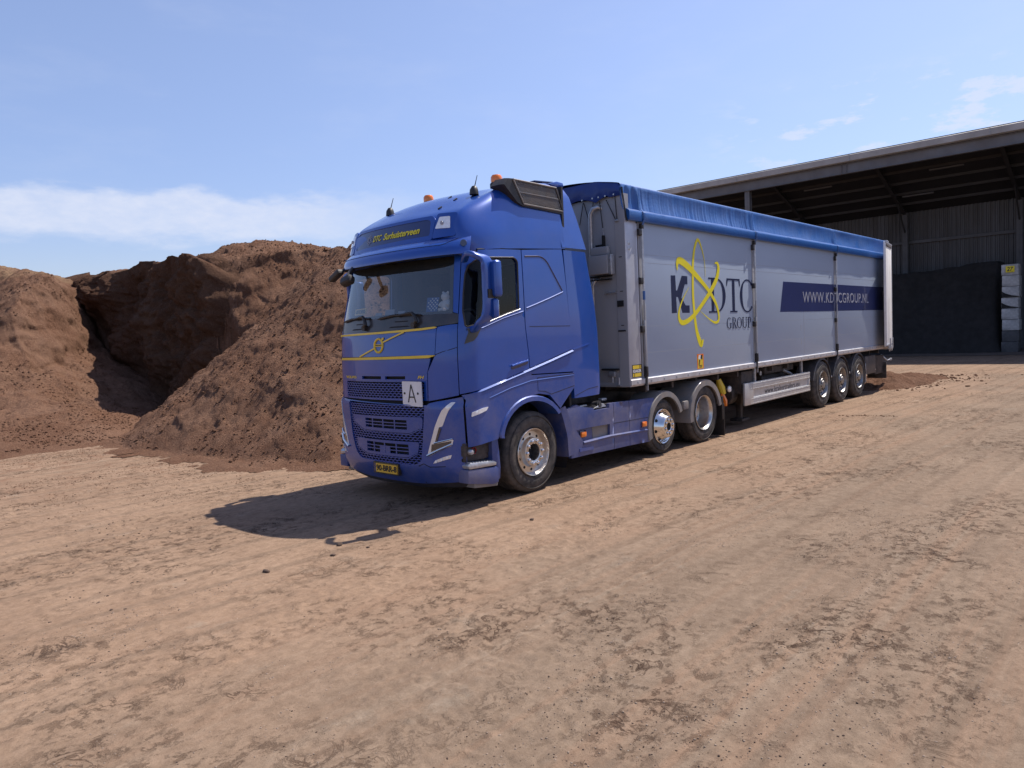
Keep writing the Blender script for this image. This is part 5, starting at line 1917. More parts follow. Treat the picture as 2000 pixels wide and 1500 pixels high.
# rear: frame, opened door lying forward along the side, folded hinge gear
mb = MB()
mb.box((XR, -1.235, 2.62), (.10, .07, 2.98), .01); mb.box((XR, 1.235, 2.62), (.10, .07, 2.98), .01)
mb.box((XR, 0, 4.08), (.10, 2.5, .10), .01); mb.box((XR, 0, 1.14), (.10, 2.5, .10), .01)
tobj('rear_frame', mb, M['post'])
mb = MB()
mb.box(((XF + XR) / 2, 0, 1.16), (XR - XF - .1, 2.40, .05))
tobj('trailer_floor', mb, M['chassis'])
for sg in (-1, 1):
    hx, hy = XR + .04, sg * 1.315
    fx, fy = 15.52, sg * 1.51
    d = Vector((fx - hx, fy - hy, 0)); L = d.length; d.normalize()
    nrm = Vector((-d.y, d.x, 0)) * (1 if sg < 0 else -1)
    if nrm.y * sg < 0: nrm = -nrm
    def dp(a, z, o=0.0):
        p = Vector((hx, hy, z)) + d * a * L + nrm * o
        return (p.x, p.y, p.z)
    mb = MB()
    rotm = Matrix.Rotation(math.atan2(d.y, d.x), 3, 'Z')
    c = Vector((hx, hy, 2.60)) + d * L / 2
    mb.box(c, (L, .045, 2.78), .008, rotm)
    rdr = tobj('rear_door', mb, M['door_alu'])
    mb = MB()
    for a in (.02, .98):
        p = Vector((hx, hy, 2.6)) + d * L * a + nrm * .026
        mb.box(p, (.035, .012, 2.78), .004, rotm)
    for z in (1.24, 3.97):
        p = Vector((hx, hy, z)) + d * L / 2 + nrm * .026
        mb.box(p, (L, .02, .05), .004, rotm)
    tobj('door_frame', mb, M['post'], rdr)
    mb = MB()
    p = Vector((hx, hy, 3.90)) + d * L / 2 + nrm * .028
    mb.box(p, (L * .8, .012, .05), .004, rotm)
    tobj('door_seal', mb, M['box_dark'], rdr)
    mb = MB()
    for a in (.15, .5):
        mb.tube([dp(a, 1.42, .05), dp(a, 1.16, .05), dp(a, 1.06, .02)], .018, 8)
    p = Vector((hx, hy, 1.16)) + d * L * .35 + nrm * .02
    mb.box(p, (.5, .06, .10), .012, rotm)
    tobj('door_lock', mb, M['galv'], rdr)

# chassis, landing legs, boxes, side guard, wheels
mb = MB()
for y in (-.55, .55):
    mb.prism([(3.9, 1.13), (16.6, 1.13), (16.6, .98), (14.9, .86), (8.3, .84), (7.4, .98), (3.9, 1.05)], 'y', y - .04, y + .04)
    mb.box((10.5, y, .85), (7.5, .14, .02))
x = 4.2
while x < 16.6:
    mb.box((x, 0, 1.06), (.06, 2.30, .10))
    x += .8
for x in (11.56, 12.85, 14.14):
    mb.tube([(x, -1.0, .53), (x, 1.0, .53)], .075, 12)
    for y in (-.55, .55):
        mb.box((x - .3, y, .72), (.9, .10, .12), .02); mb.tube([(x + .22, y, .62), (x + .22, y, .95)], .13, 14)
        mb.box((x - .55, y, .80), (.14, .12, .34), .02)
    for y in (-.42, .42):
        mb.tube([(x - .1, y, .80), (x + .18, y, .66)], .10, 12)
mb.box((16.45, 0, .72), (.10, 2.3, .12), .01)
tobj('trailer_chassis', mb, M['chassis'])
for sg in (-1, 1):
    mb = MB()
    mb.box((8.18, sg * .80, .78), (.15, .15, .70), .01); mb.box((8.18, sg * .80, .36), (.10, .10, .5), .01)
    mb.box((8.18, sg * .80, .10), (.32, .26, .05), .01)
    mb.tube([(8.2, sg * .80, .9), (9.0, sg * .6, 1.08)], .03, 8)
    mb.box((7.75, sg * .95, .88), (.5, .45, .42), .03)
    tobj('landing_leg', mb, M['chassis'])
    mb = MB()
    mb.tube([(9.0, sg * .75, .82), (10.2, sg * .75, .82)], .17, 16)
    at = tobj('air_tank', mb, M['chassis'])
    mb = MB()
    mb.tube([(7.35, sg * .85, .66), (7.60, sg * .85, .66)], .20, 14)
    tobj('small_air_tank', mb, M['chassis'])
    mb = MB()
    mb.box((9.6, sg * .9, 1.02), (1.5, .3, .14), .02)
    tobj('valve_tray', mb, M['chassis'])
    mb = MB()
    mb.tube([(9.75, sg * 1.05, .98), (10.15, sg * 1.08, .86)], .03, 8)
    mb.tube([(8.72, sg * 1.0, .98), (8.72, sg * 1.02, .98)], .05, 8)
    tobj('tank_fitting', mb, M['galv'], at)
    # side guard: aluminium box frame with a name panel
    gS = lambda a, b, o=0.0: Vector((a, sg * (1.235 + o), b))
    mb = MB()
    mb.box((9.24, sg * 1.225, .80), (3.08, .05, .145), .008)
    mb.box((9.24, sg * 1.225, .515), (3.08, .05, .135), .008)
    for z in (.75, .84, .47, .555):
        mb.box((9.24, sg * 1.251, z), (3.06, .006, .012), .002)
    mb.prism([(7.47, .875), (7.85, .87), (7.85, .445), (7.47, .445)], 'y', sg * 1.20, sg * 1.252, .02)
    mb.box((10.74, sg * 1.225, .655), (.06, .05, .14), .006)
    gd = tobj('side_guard', mb, M['alum'])
    mb = MB()
    mb.box((9.28, sg * 1.212, .655), (2.86, .02, .15))
    tobj('guard_panel', mb, M['alum'], gd)
    mb = MB()
    for x in (8.05, 10.45):
        mb.box((x, sg * 1.18, 1.0), (.06, .05, .34), .006)
    tobj('guard_bracket', mb, M['galv'], gd)
    if sg < 0:
        mb = MB()
        letters(mb, 'www.krakertrailers.eu', (8.42, 10.22, .600, .705), lambda a, b, d: Vector((a, -1.2225 - d, b)), space=1.05)
        tobj('guard_lettering', mb, M['box_dark'], gd)
    for x in (11.56, 12.85, 14.14):
        wheel('trailer_wheel', x - 9.5, .525, .54, .385, 1.255, sg, 'trailer', TR)
        mb = MB()
        rows = []
        for a in np.linspace(R(168), R(2), 20):
            d_ = Vector((math.cos(a), 0, math.sin(a))); c_ = Vector((x, 0, .53))
            o = c_ + d_ * .60
            rows.append([o - d_ * .03 + Vector((0, sg * .84, 0)), o + Vector((0, sg * .84, 0)), o + Vector((0, sg * 1.245, 0)), o - d_ * .035 + Vector((0, sg * 1.255, 0)), o - d_ * .03 + Vector((0, sg * 1.20, 0))])
        mb.grid(rows)
        tm = tobj('trailer_mudguard', mb, M['box_dark'], None, ang=40)
        mb = MB()
        mb.box((x + .60, sg * 1.20, .66), (.07, .10, .05), .012)
        tobj('mudguard_clip', mb, M['galv'], tm)
    mb = MB()
    mb.box((15.25, sg * 1.05, .75), (.88, .34, .48), .02)
    rb = tobj('rear_tool_box', mb, M['box_dark'])
    mb = MB()
    mb.tube([(15.62, sg * 1.222, .60), (15.62, sg * 1.232, .60)], .022, 10)
    mb.box((14.80, sg * 1.20, .56), (.05, .06, .50), .008)
    tobj('box_latch', mb, M['galv'], rb)
    mb = MB()
    mb.box((16.2, sg * .95, .70), (.80, .45, .50), .01)
    mb.box((16.55, sg * 1.0, .52), (.05, .5, .45), .006)
    tobj('rear_underrun_plate', mb, M['chassis'])
    mb = MB()
    mb.tube([(16.6, sg * 1.1, .95), (16.75, sg * 1.22, .78), (16.95, sg * 1.25, .80)], .02, 8)
    mb.tube([(16.93, sg * 1.25, .80), (17.0, sg * 1.25, .80)], .035, 10)
    tobj('rear_marker_arm', mb, M['galv'])
# ------------------------------------------------------------------ value noise in numpy
def _h(ix, iy, seed):
    n = (ix.astype(np.int64) * 374761393 + iy.astype(np.int64) * 668265263 + seed * 1274126177) & 0x7fffffff
    n = ((n ^ (n >> 13)) * 1274126177) & 0x7fffffff
    return ((n ^ (n >> 16)) & 0xffff) / 65535.0
def vnoise(x, y, seed=0):
    ix, iy = np.floor(x), np.floor(y)
    fx, fy = x - ix, y - iy
    fx = fx * fx * fx * (fx * (fx * 6 - 15) + 10); fy = fy * fy * fy * (fy * (fy * 6 - 15) + 10)
    a = _h(ix, iy, seed); b = _h(ix + 1, iy, seed); c = _h(ix, iy + 1, seed); d = _h(ix + 1, iy + 1, seed)
    return (a * (1 - fx) + b * fx) * (1 - fy) + (c * (1 - fx) + d * fx) * fy * 1.0 - 0.5
def fbm(x, y, oct=4, seed=0, gain=.5):
    s = np.zeros_like(x); a = 1.0
    for i in range(oct):
        c, t = math.cos(i * .9), math.sin(i * .9)
        s += a * vnoise((x * c - y * t) * 2 ** i + 17.3 * i, (x * t + y * c) * 2 ** i - 9.1 * i, seed + i)
        a *= gain
    return s
def sstep(a, b, x):
    t = np.clip((x - a) / (b - a), 0, 1)
    return t * t * (3 - 2 * t)

def grid_mesh(name, Xg, Yg, Z, m, parent=None, keep=None):
    ny, nx = Xg.shape
    co = np.stack([Xg, Yg, Z], -1).reshape(-1, 3).astype(np.float32)
    i = np.arange(ny * nx).reshape(ny, nx)
    q = np.stack([i[:-1, :-1], i[:-1, 1:], i[1:, 1:], i[1:, :-1]], -1)
    if keep is not None:
        k = keep[:-1, :-1] | keep[:-1, 1:] | keep[1:, 1:] | keep[1:, :-1]
        q = q[k]
    q = q.reshape(-1, 4)
    used = np.unique(q)
    remap = np.zeros(ny * nx, np.int64); remap[used] = np.arange(len(used))
    co = co[used]; q = remap[q]
    me = bpy.data.meshes.new(name)
    me.vertices.add(len(co)); me.vertices.foreach_set('co', co.ravel())
    me.loops.add(q.size); me.loops.foreach_set('vertex_index', q.ravel().astype(np.int32))
    me.polygons.add(len(q))
    me.polygons.foreach_set('loop_start', np.arange(0, q.size, 4, dtype=np.int32))
    me.polygons.foreach_set('loop_total', np.full(len(q), 4, np.int32))
    me.polygons.foreach_set('use_smooth', np.ones(len(q), bool))
    me.update(calc_edges=True)
    me.materials.append(m)
    o = bpy.data.objects.new(name, me)
    COL.objects.link(o)
    return o

# ------------------------------------------------------------------ ground material: dry dusty yard over trodden peat
def ground_material():
    m = bpy.data.materials.new('dusty_yard')
    m.use_nodes = True
    t = m.node_tree
    b = t.nodes['Principled BSDF']
    b.inputs['Roughness'].default_value = 0.95
    b.inputs['Specular IOR Level'].default_value = 0.15
    tcn = t.nodes.new('ShaderNodeTexCoord')
    def noisen(scale, det=6, rough=.6, sc=(1, 1, 1), rot=0.0, dist=0.0):
        mp = t.nodes.new('ShaderNodeMapping')
        mp.inputs['Scale'].default_value = sc
        mp.inputs['Rotation'].default_value = (0, 0, rot)
        n = t.nodes.new('ShaderNodeTexNoise')
        n.inputs['Scale'].default_value = scale
        n.inputs['Detail'].default_value = det
        n.inputs['Roughness'].default_value = rough
        n.inputs['Distortion'].default_value = dist
        t.links.new(tcn.outputs['Object'], mp.inputs[0])
        t.links.new(mp.outputs[0], n.inputs['Vector'])
        return n.outputs[0]
    def rng_(v, a, b_, lo=0.0, hi=1.0):
        n = t.nodes.new('ShaderNodeMapRange')
        n.interpolation_type = 'SMOOTHSTEP'
        t.links.new(v, n.inputs[0])
        for i, q in enumerate((a, b_, lo, hi)): n.inputs[1 + i].default_value = q
        return n.outputs[0]
    def mixc(f, a, b_, mode='MIX'):
        n = t.nodes.new('ShaderNodeMix')
        n.data_type = 'RGBA'; n.blend_type = mode
        for s_, v in (('Factor', f), ('A', a), ('B', b_)):
            if isinstance(v, tuple): n.inputs[s_].default_value = (*v, 1) if len(v) == 3 else v
            elif isinstance(v, (int, float)): n.inputs[s_].default_value = v
            else: t.links.new(v, n.inputs[s_])
        return n.outputs['Result']
    def mth(op, a, b_):
        n = t.nodes.new('ShaderNodeMath'); n.operation = op; n.use_clamp = op in ('MULTIPLY', 'ADD') and False
        for i, v in enumerate((a, b_)):
            if isinstance(v, (int, float)): n.inputs[i].default_value = v
            else: t.links.new(v, n.inputs[i])
        return n.outputs[0]
    sep_ = t.nodes.new('ShaderNodeSeparateXYZ')
    t.links.new(tcn.outputs['Object'], sep_.inputs[0])
    wob = noisen(.35, 3, .5)
    yy = mth('ADD', sep_.outputs[1], mth('MULTIPLY', mth('SUBTRACT', wob, .5), 5.0))
    near = rng_(yy, -2.2, -4.6)                       # greyer trodden side of the yard, away from the loading lane
    sand = mixc(rng_(noisen(.55, 5), .35, .7), (.268, .182, .124), (.222, .147, .099))
    grey = mixc(rng_(noisen(.8, 6), .35, .68), (.212, .154, .110), (.180, .130, .093))
    base = mixc(near, sand, grey)
    pale = rng_(noisen(1.6, 7, .7), .56, .74, 0, .45)
    base = mixc(pale, base, (0.2736, 0.2318, 0.1824))
    # tyre and sweeping tracks: long stripes roughly along the lorry's way
    tr1 = noisen(1.0, 4, .6, (.045, 2.6, 1), R(-9), .35)
    tr2 = noisen(1.0, 5, .65, (.07, 8.5, 1), R(-12), .15)
    tk = mth('MULTIPLY', rng_(tr1, .46, .60), rng_(tr2, .38, .66))
    base = mixc(mth('MULTIPLY', tk, .58), base, (.235, .150, .100))
    tl = rng_(noisen(1.0, 4, .6, (.06, 4.2, 1), R(-11), .3), .55, .70, 0, .35)
    base = mixc(mth('MULTIPLY', tl, .6), base, (0.3040, 0.2394, 0.1786))
    wv = t.nodes.new('ShaderNodeTexWave')
    wv.bands_direction = 'Y'
    wv.inputs['Scale'].default_value = .62
    wv.inputs['Distortion'].default_value = 2.6
    wv.inputs['Detail'].default_value = 3
    wv.inputs['Detail Scale'].default_value = .45
    mpw = t.nodes.new('ShaderNodeMapping')
    mpw.inputs['Rotation'].default_value = (0, 0, R(11))
    mpw.inputs['Scale'].default_value = (.25, 1, 1)
    t.links.new(tcn.outputs['Object'], mpw.inputs[0]); t.links.new(mpw.outputs[0], wv.inputs['Vector'])
    rut = mth('MULTIPLY', rng_(wv.outputs['Fac'], .80, .97), rng_(noisen(.5, 3, .5, (.3, 1, 1)), .36, .52))
    rut = mth('MULTIPLY', rut, rng_(noisen(30, 4, .7, (.3, 1, 1), R(-11)), .3, .6, .35))
    base = mixc(mth('MULTIPLY', rut, .55), base, (.150, .105, .074))
    # crumbs and dark peat litter, thicker in patches
    patch_ = rng_(noisen(.55, 5, .62, (.75, 1.1, 1), R(-12)), .42, .60, .10)
    crumb = rng_(noisen(9.0, 12, .78, (.85, 1, 1), R(-12)), .52, .60)
    cn = t.nodes.new('ShaderNodeMath'); cn.operation = 'ABSOLUTE'
    t.links.new(mth('SUBTRACT', noisen(4.5, 9, .66, (1, 1, 1), 0, .6), .5), cn.inputs[0])
    crack = mth('MULTIPLY', rng_(cn.outputs[0], .030, .004), rng_(noisen(1.5, 5, .65), .50, .62))
    crack = mth('MULTIPLY', crack, mth('ADD', .25, patch_))
    crumb2 = rng_(noisen(26.0, 5, .7, (.7, 1, 1)), .58, .70)
    flake = rng_(noisen(12.0, 10, .78, (.9, 1, 1), R(-12), .3), .34, .66)
    base = mixc(1.0, base, mixc(flake, (.84, .82, .80), (1.12, 1.12, 1.11)), 'MULTIPLY')
    base = mixc(mth('MULTIPLY', mth('MULTIPLY', crumb, patch_), .85), base, (0.0892, 0.0544, 0.0357))
    base = mixc(mth('MULTIPLY', crumb2, .38), base, (.15, .092, .060))
    base = mixc(mth('MULTIPLY', crack, .75), base, (.070, .040, .026))
    # litter of dark peat next to the pile and shed
    sp = rng_(noisen(2.2, 7, .7), .50, .68)
    nearpile = rng_(yy, 2.6, 8.0)
    base = mixc(mth('MULTIPLY', sp, mth('MULTIPLY', nearpile, .8)), base, (.19, .105, .066))
    fine = noisen(70, 4, .7)
    base = mixc(1.0, base, mixc(fine, (.80, .80, .80), (1.18, 1.18, 1.18)), 'MULTIPLY')
    vor = t.nodes.new('ShaderNodeTexVoronoi')
    vor.inputs['Scale'].default_value = 16
    t.links.new(tcn.outputs['Object'], vor.inputs['Vector'])
    fleck = rng_(vor.outputs['Distance'], .07, .04, 0, .8)
    fl2 = mth('MULTIPLY', fleck, rng_(noisen(5, 2), .60, .66))
    base = mixc(fl2, base, (0.4400, 0.4000, 0.3440))
    t.links.new(base, b.inputs['Base Color'])
    h = mth('ADD', mth('MULTIPLY', noisen(14, 8, .72, (.7, 1, 1), R(-12)), 1.0), mth('MULTIPLY', noisen(60, 4, .7), .35))
    h = mth('ADD', h, mth('MULTIPLY', tr2, .5))
    h = mth('SUBTRACT', h, mth('MULTIPLY', mth('MULTIPLY', crumb, patch_), .45))
    h = mth('SUBTRACT', h, mth('MULTIPLY', crack, .7))
    bp = t.nodes.new('ShaderNodeBump')
    bp.inputs['Strength'].default_value = .7
    bp.inputs['Distance'].default_value = .016
    t.links.new(h, bp.inputs['Height'])
    t.links.new(bp.outputs[0], b.inputs['Normal'])
    return m
M['ground'] = ground_material()

def axis(lo, hi, fine_lo, fine_hi, st, grow=1.18, ext=420):
    a = list(np.arange(fine_lo, fine_hi, st))
    s = st; x = fine_lo; L = []
    while x > -ext:
        s = min(s * grow, 60); x -= s; L.append(x)
    s = st; x = a[-1]; H = []
    while x < ext:
        s = min(s * grow, 60); x += s; H.append(x)
    return np.array(L[::-1] + a + H)
gx = axis(0, 0, -5.4, 3.0, .019, 1.012)
gy = axis(0, 0, -6.9, -.6, .019, 1.014)
GX, GY = np.meshgrid(gx, gy)
def groundZ(x, y):
    ca, sa = math.cos(-.20), math.sin(-.20)
    u = x * ca - y * sa; v = x * sa + y * ca
    z = .030 * fbm(x * .5, y * .5, 3, 11)
    z += .016 * fbm(u * .07, v * 3.0, 3, 21) * sstep(-.1, .25, fbm(x * .16 + 4, y * .16, 2, 31) + .12)
    rough = sstep(.0, .45, fbm(x * .45, y * .45, 3, 51) + .16)
    n_ = fbm(x * 7, y * 9, 4, 61, .6)
    z += .009 * n_ * (.25 + rough)
    z += .010 * rough * np.minimum(0, fbm(x * 3.2, y * 4.4, 3, 71) - .05)
    # broken crust: small upstanding crumbs gathered in drifts along the wheel lanes
    cr_ = fbm(u * 13, v * 15, 5, 81, .66)
    lane = sstep(-.05, .30, fbm(u * .35, v * 1.1, 4, 83) + .10)
    z += lane * .016 * np.maximum(0, cr_ - .08) ** .7
    z -= lane * .007 * sstep(.10, .30, fbm(u * 7, v * 9, 4, 85, .65))
    z += .0025 * fbm(x * 24, y * 24, 3, 87, .7)
    f = 1 / (1 + ((x - 1) / 14.0) ** 4 + ((y + 2) / 14.0) ** 4)
    z = z * f
    # beaten flat where the lorry stands
    d = np.maximum(np.abs(x - 8) - 9.5, 0) + np.maximum(np.abs(y) - 1.5, 0)
    z = z * (0.25 + .75 * sstep(0, 1.2, d)) - .006
    return z
GZ = groundZ(GX, GY)
grd = grid_mesh('ground', GX, GY, GZ, M['ground'])
tag(grd, kind='structure')

# ------------------------------------------------------------------ peat
def peat_material(name, dark=1.0, crust=True):
    m = bpy.data.materials.new(name)
    m.use_nodes = True
    t = m.node_tree
    b = t.nodes['Principled BSDF']
    b.inputs['Roughness'].default_value = 1.0
    b.inputs['Specular IOR Level'].default_value = 0.05
    tcn = t.nodes.new('ShaderNodeTexCoord')
    def N(scale, det=6, rough=.65):
        n = t.nodes.new('ShaderNodeTexNoise')
        n.inputs['Scale'].default_value = scale
        n.inputs['Detail'].default_value = det
        n.inputs['Roughness'].default_value = rough
        t.links.new(tcn.outputs['Object'], n.inputs['Vector'])
        return n.outputs[0]
    def ramp(v, a, c, lo=0.0, hi=1.0):
        n = t.nodes.new('ShaderNodeMapRange'); n.interpolation_type = 'SMOOTHSTEP'
        t.links.new(v, n.inputs[0])
        for i, q in enumerate((a, c, lo, hi)): n.inputs[1 + i].default_value = q
        return n.outputs[0]
    def mix(f, a, c):
        n = t.nodes.new('ShaderNodeMix'); n.data_type = 'RGBA'
        for s_, v in (('Factor', f), ('A', a), ('B', c)):
            if isinstance(v, tuple): n.inputs[s_].default_value = (*v, 1)
            elif isinstance(v, (int, float)): n.inputs[s_].default_value = v
            else: t.links.new(v, n.inputs[s_])
        return n.outputs['Result']
    D = dark
    def NS(scale, sc, det=5):
        mp = t.nodes.new('ShaderNodeMapping'); mp.inputs['Scale'].default_value = sc
        n = t.nodes.new('ShaderNodeTexNoise'); n.inputs['Scale'].default_value = scale; n.inputs['Detail'].default_value = det
        t.links.new(tcn.outputs['Object'], mp.inputs[0]); t.links.new(mp.outputs[0], n.inputs['Vector'])
        return n.outputs[0]
    c = mix(ramp(N(.7, 5), .36, .66), (.142 * D, .076 * D, .049 * D), (.190 * D, .110 * D, .074 * D))
    c = mix(ramp(NS(2.4, (1, 1, .30), 6), .46, .70, 0, .50), c, (.120 * D, .060 * D, .038 * D))
    c = mix(ramp(N(6.5, 9, .74), .52, .66, 0, .65), c, (.092 * D, .046 * D, .031 * D))
    c = mix(ramp(N(24, 6, .72), .50, .66, 0, .60), c, (.275 * D, .165 * D, .108 * D))
    if crust:
        sp_ = t.nodes.new('ShaderNodeSeparateXYZ')
        t.links.new(tcn.outputs['Object'], sp_.inputs[0])
        cr_ = ramp(sp_.outputs[2], 4.55, 4.95)
        ad = t.nodes.new('ShaderNodeMath'); ad.operation = 'MULTIPLY'
        t.links.new(cr_, ad.inputs[0]); t.links.new(ramp(N(1.1, 4), .40, .62, .1, .8), ad.inputs[1])
        wx = t.nodes.new('ShaderNodeMath'); wx.operation = 'MULTIPLY'
        t.links.new(ramp(sp_.outputs[0], 5.6, 4.4), wx.inputs[0]); t.links.new(ad.outputs[0], wx.inputs[1])
        c = mix(wx.outputs[0], c, (0.2340, 0.1599, 0.0975))
    t.links.new(c, b.inputs['Base Color'])
    bp = t.nodes.new('ShaderNodeBump')
    bp.inputs['Strength'].default_value = 1.0
    bp.inputs['Distance'].default_value = .06
    ad = t.nodes.new('ShaderNodeMath'); ad.operation = 'MULTIPLY_ADD'
    t.links.new(N(28, 5, .7), ad.inputs[0]); ad.inputs[1].default_value = .7; t.links.new(N(10, 10, .75), ad.inputs[2])
    t.links.new(ad.outputs[0], bp.inputs['Height'])
    t.links.new(bp.outputs[0], b.inputs['Normal'])
    return m
M['peat'] = peat_material('brown_peat')
M['peat_shaded'] = peat_material('shade_darkened_dug_peat', .62, False)  # darker peat copy: shade of the bay put into the dug face's colour
M['peat_spill'] = peat_material('spilled_peat', .95, False)
M['soil'] = mat('black_soil', (.018, .0165, .0165), .95, 0, 0, .3, 3, bump=.8, bscale=8)

def dist_poly(x, y, poly):
    """distance to an open polyline"""
    d = np.full(x.shape, 1e9)
    for (ax, ay), (bx, by) in zip(poly[:-1], poly[1:]):
        vx, vy = bx - ax, by - ay
        t = np.clip(((x - ax) * vx + (y - ay) * vy) / (vx * vx + vy * vy), 0, 1)
        d = np.minimum(d, np.hypot(x - ax - t * vx, y - ay - t * vy))
    return d
def inside(x, y, poly):
    c = np.zeros(x.shape, bool)
    n = len(poly); j = n - 1
    for i in range(n):
        xi, yi = poly[i]; xj, yj = poly[j]
        if yi != yj:
            c ^= ((yi > y) != (yj > y)) & (x < (xj - xi) * (y - yi) / (yj - yi) + xi)
        j = i
    return c
BASE = [(1.35, 40), (1.55, 12.6), (.75, 10.8), (.1, 8.6), (.45, 5.6), (.70, 4.4), (1.15, 2.9), (2.2, 2.30), (14, 2.6)]
def wallX(y):
    return 4.35 + .75 * fbm(y * .55, y * 0 + 3.3, 3, 8) + .40 * sstep(17.5, 18.3, y) - .25 * sstep(20, 21, y)
def peatZ(x, y):
    wx = x + .30 * fbm(x * .7, y * .7, 3, 5); wy = y + .30 * fbm(x * .7 + 9, y * .7, 3, 6)
    ins = inside(wx, wy, BASE + [(14, 40)])
    d = np.where(ins, dist_poly(wx, wy, BASE), -dist_poly(wx, wy, BASE))
    slope = .76 + (1.75 - .76) * sstep(12.3, 14.9, y)
    foot = .085 * sstep(-.7, .4, d + .55 * fbm(x * 1.3, y * 1.3, 4, 77, .6))
    Mz = np.maximum(foot, slope * np.maximum(d, 0) + foot * .7)
    crest = 4.72 + .28 * fbm(x * .28 + 2, y * .28, 3, 7) + .16 * np.sin(x * .95 + 1.1) * sstep(3, 5, x)
    Mz = crest - np.log1p(np.exp((crest - Mz) * 3.2)) / 3.2 if False else np.minimum(Mz, crest + .12 * np.minimum(Mz - crest, 3))
    Xw = wallX(y)
    # left part: spread, low talus, bank, plateau
    yb = 10.4 + .9 * fbm(x * .3, x * 0, 2, 9) + .10 * (x + 1.7) + 1.45 * np.maximum(0, x - .6)
    t = y - yb
    prof = np.interp(t + .5 * fbm(x * .8, y * .8, 3, 10), [-.8, 0, 3.6, 5.8, 7.5, 9.4, 16, 24], [0, .10, .85, 1.60, 3.95, 4.40, 5.25, 5.8])
    L = prof * (1 - .20 * sstep(1.9, -.2, x)) + .55 * sstep(.4, 2.4, x) * sstep(15.5, 21, y)
    lip = np.minimum(Mz, np.maximum(0, (12.7 - y + .3 * fbm(x * 1.4, y, 3, 12)) * 1.1))
    hl = np.maximum(L, lip)
    wt = sstep(.0, .5, x - Xw)
    h = hl * (1 - wt) + Mz * wt
    # texture of the surface
    big = sstep(.15, .8, h)
    h = h + big * (.22 * fbm(x * .9, y * .9, 3, 13) + .08 * fbm(x * 2.4, y * 2.4, 3, 14))
    rid = 1 - np.abs(fbm(x * 3.1, y * 3.1, 3, 15)) * 3
    h = h + sstep(.1, .5, h) * (.012 * rid + .042 * fbm(x * 6.5, y * 6.5, 4, 16, .75) + .020 * fbm(x * 14, y * 14, 3, 19, .7))
    edge_f = sstep(-5.2, -4.2, x) * sstep(12.8, 11.5, x) * sstep(33, 31, y)
    return h * edge_f
px = np.arange(-5.2, 12.8, .042); py = np.arange(1.6, 33, .042)
PX, PY = np.meshgrid(px, py)
PZ = peatZ(PX, PY)
keep = PZ > .010
# small sideways jitter so that steep banks are broken, not curtain-like
gz = np.gradient(PZ, .042)
st_ = np.clip(np.hypot(*gz) / 2.5, 0, 1)
JX = PX + st_ * .16 * fbm(PX * 1.3 + PZ * 2.1, PY * 1.3 - PZ * 1.7, 4, 17, .6)
JY = PY + st_ * .16 * fbm(PX * 1.3 - PZ * 1.9 + 40, PY * 1.3 + PZ * 2.3, 4, 18, .6)
pile = grid_mesh('peat_heap', JX, JY, PZ - .014, M['peat'], keep=keep)
# the dug face of the bay: a steep broken bank modelled across its height, joined into the heap
wy_ = np.linspace(12.9, 31.0, 400); wt_ = np.linspace(0, 1, 130)
WY, WT = np.meshgrid(wy_, wt_)
wx_ = wallX(wy_)
zt_ = peatZ(wx_ + .95, wy_); zb_ = peatZ(wx_ - .55, wy_)
kk = np.ones(9) / 9
zt_ = np.convolve(np.pad(zt_, 4, 'edge'), kk, 'valid'); zb_ = np.convolve(np.pad(zb_, 4, 'edge'), kk, 'valid')
rise = np.maximum(zt_ - zb_, 0)
tt = np.clip(WT / .86, 0, 1); over = np.clip((WT - .86) / .14, 0, 1)
WZ = zb_ - .10 + (rise + .12) * tt
env = np.sin(np.clip(tt, 0, 1) * math.pi) ** .35 * (1 - over) * np.clip(rise / .8, 0, 1)
dsp = .75 * fbm(WY * .55, WZ * .45 + 3, 3, 81) + .50 * fbm(WY * 1.5, WZ * 1.0, 4, 82, .6) + .24 * fbm(WY * 4.5, WZ * 3.0, 4, 83, .68)
WX = wx_ - .35 + .45 * tt + .9 * over - env * (.12 + dsp) + np.clip((14.1 - WY) / 1.2, 0, 1) ** 2 * 1.5
WZ = np.where(over > 0, np.minimum(WZ, peatZ(WX, WY + 0 * WX) + .04) * np.clip(over * 3, 0, 1) + WZ * (1 - np.clip(over * 3, 0, 1)), WZ) + env * .10 * fbm(WY * 3, WZ * 3, 3, 84)
wall_ = grid_mesh('dug_face', WX, WY, WZ, M['peat'])
pile.data.materials.append(M['peat_shaded'])
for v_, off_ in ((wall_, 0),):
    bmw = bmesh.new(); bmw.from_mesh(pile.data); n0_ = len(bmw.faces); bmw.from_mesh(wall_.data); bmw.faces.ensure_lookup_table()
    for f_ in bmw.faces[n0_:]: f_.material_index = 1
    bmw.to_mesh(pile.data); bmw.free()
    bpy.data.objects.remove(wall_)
tag(pile, 'long heap of brown peat with dug out shaded bay beside the lorry', 'peat heap')

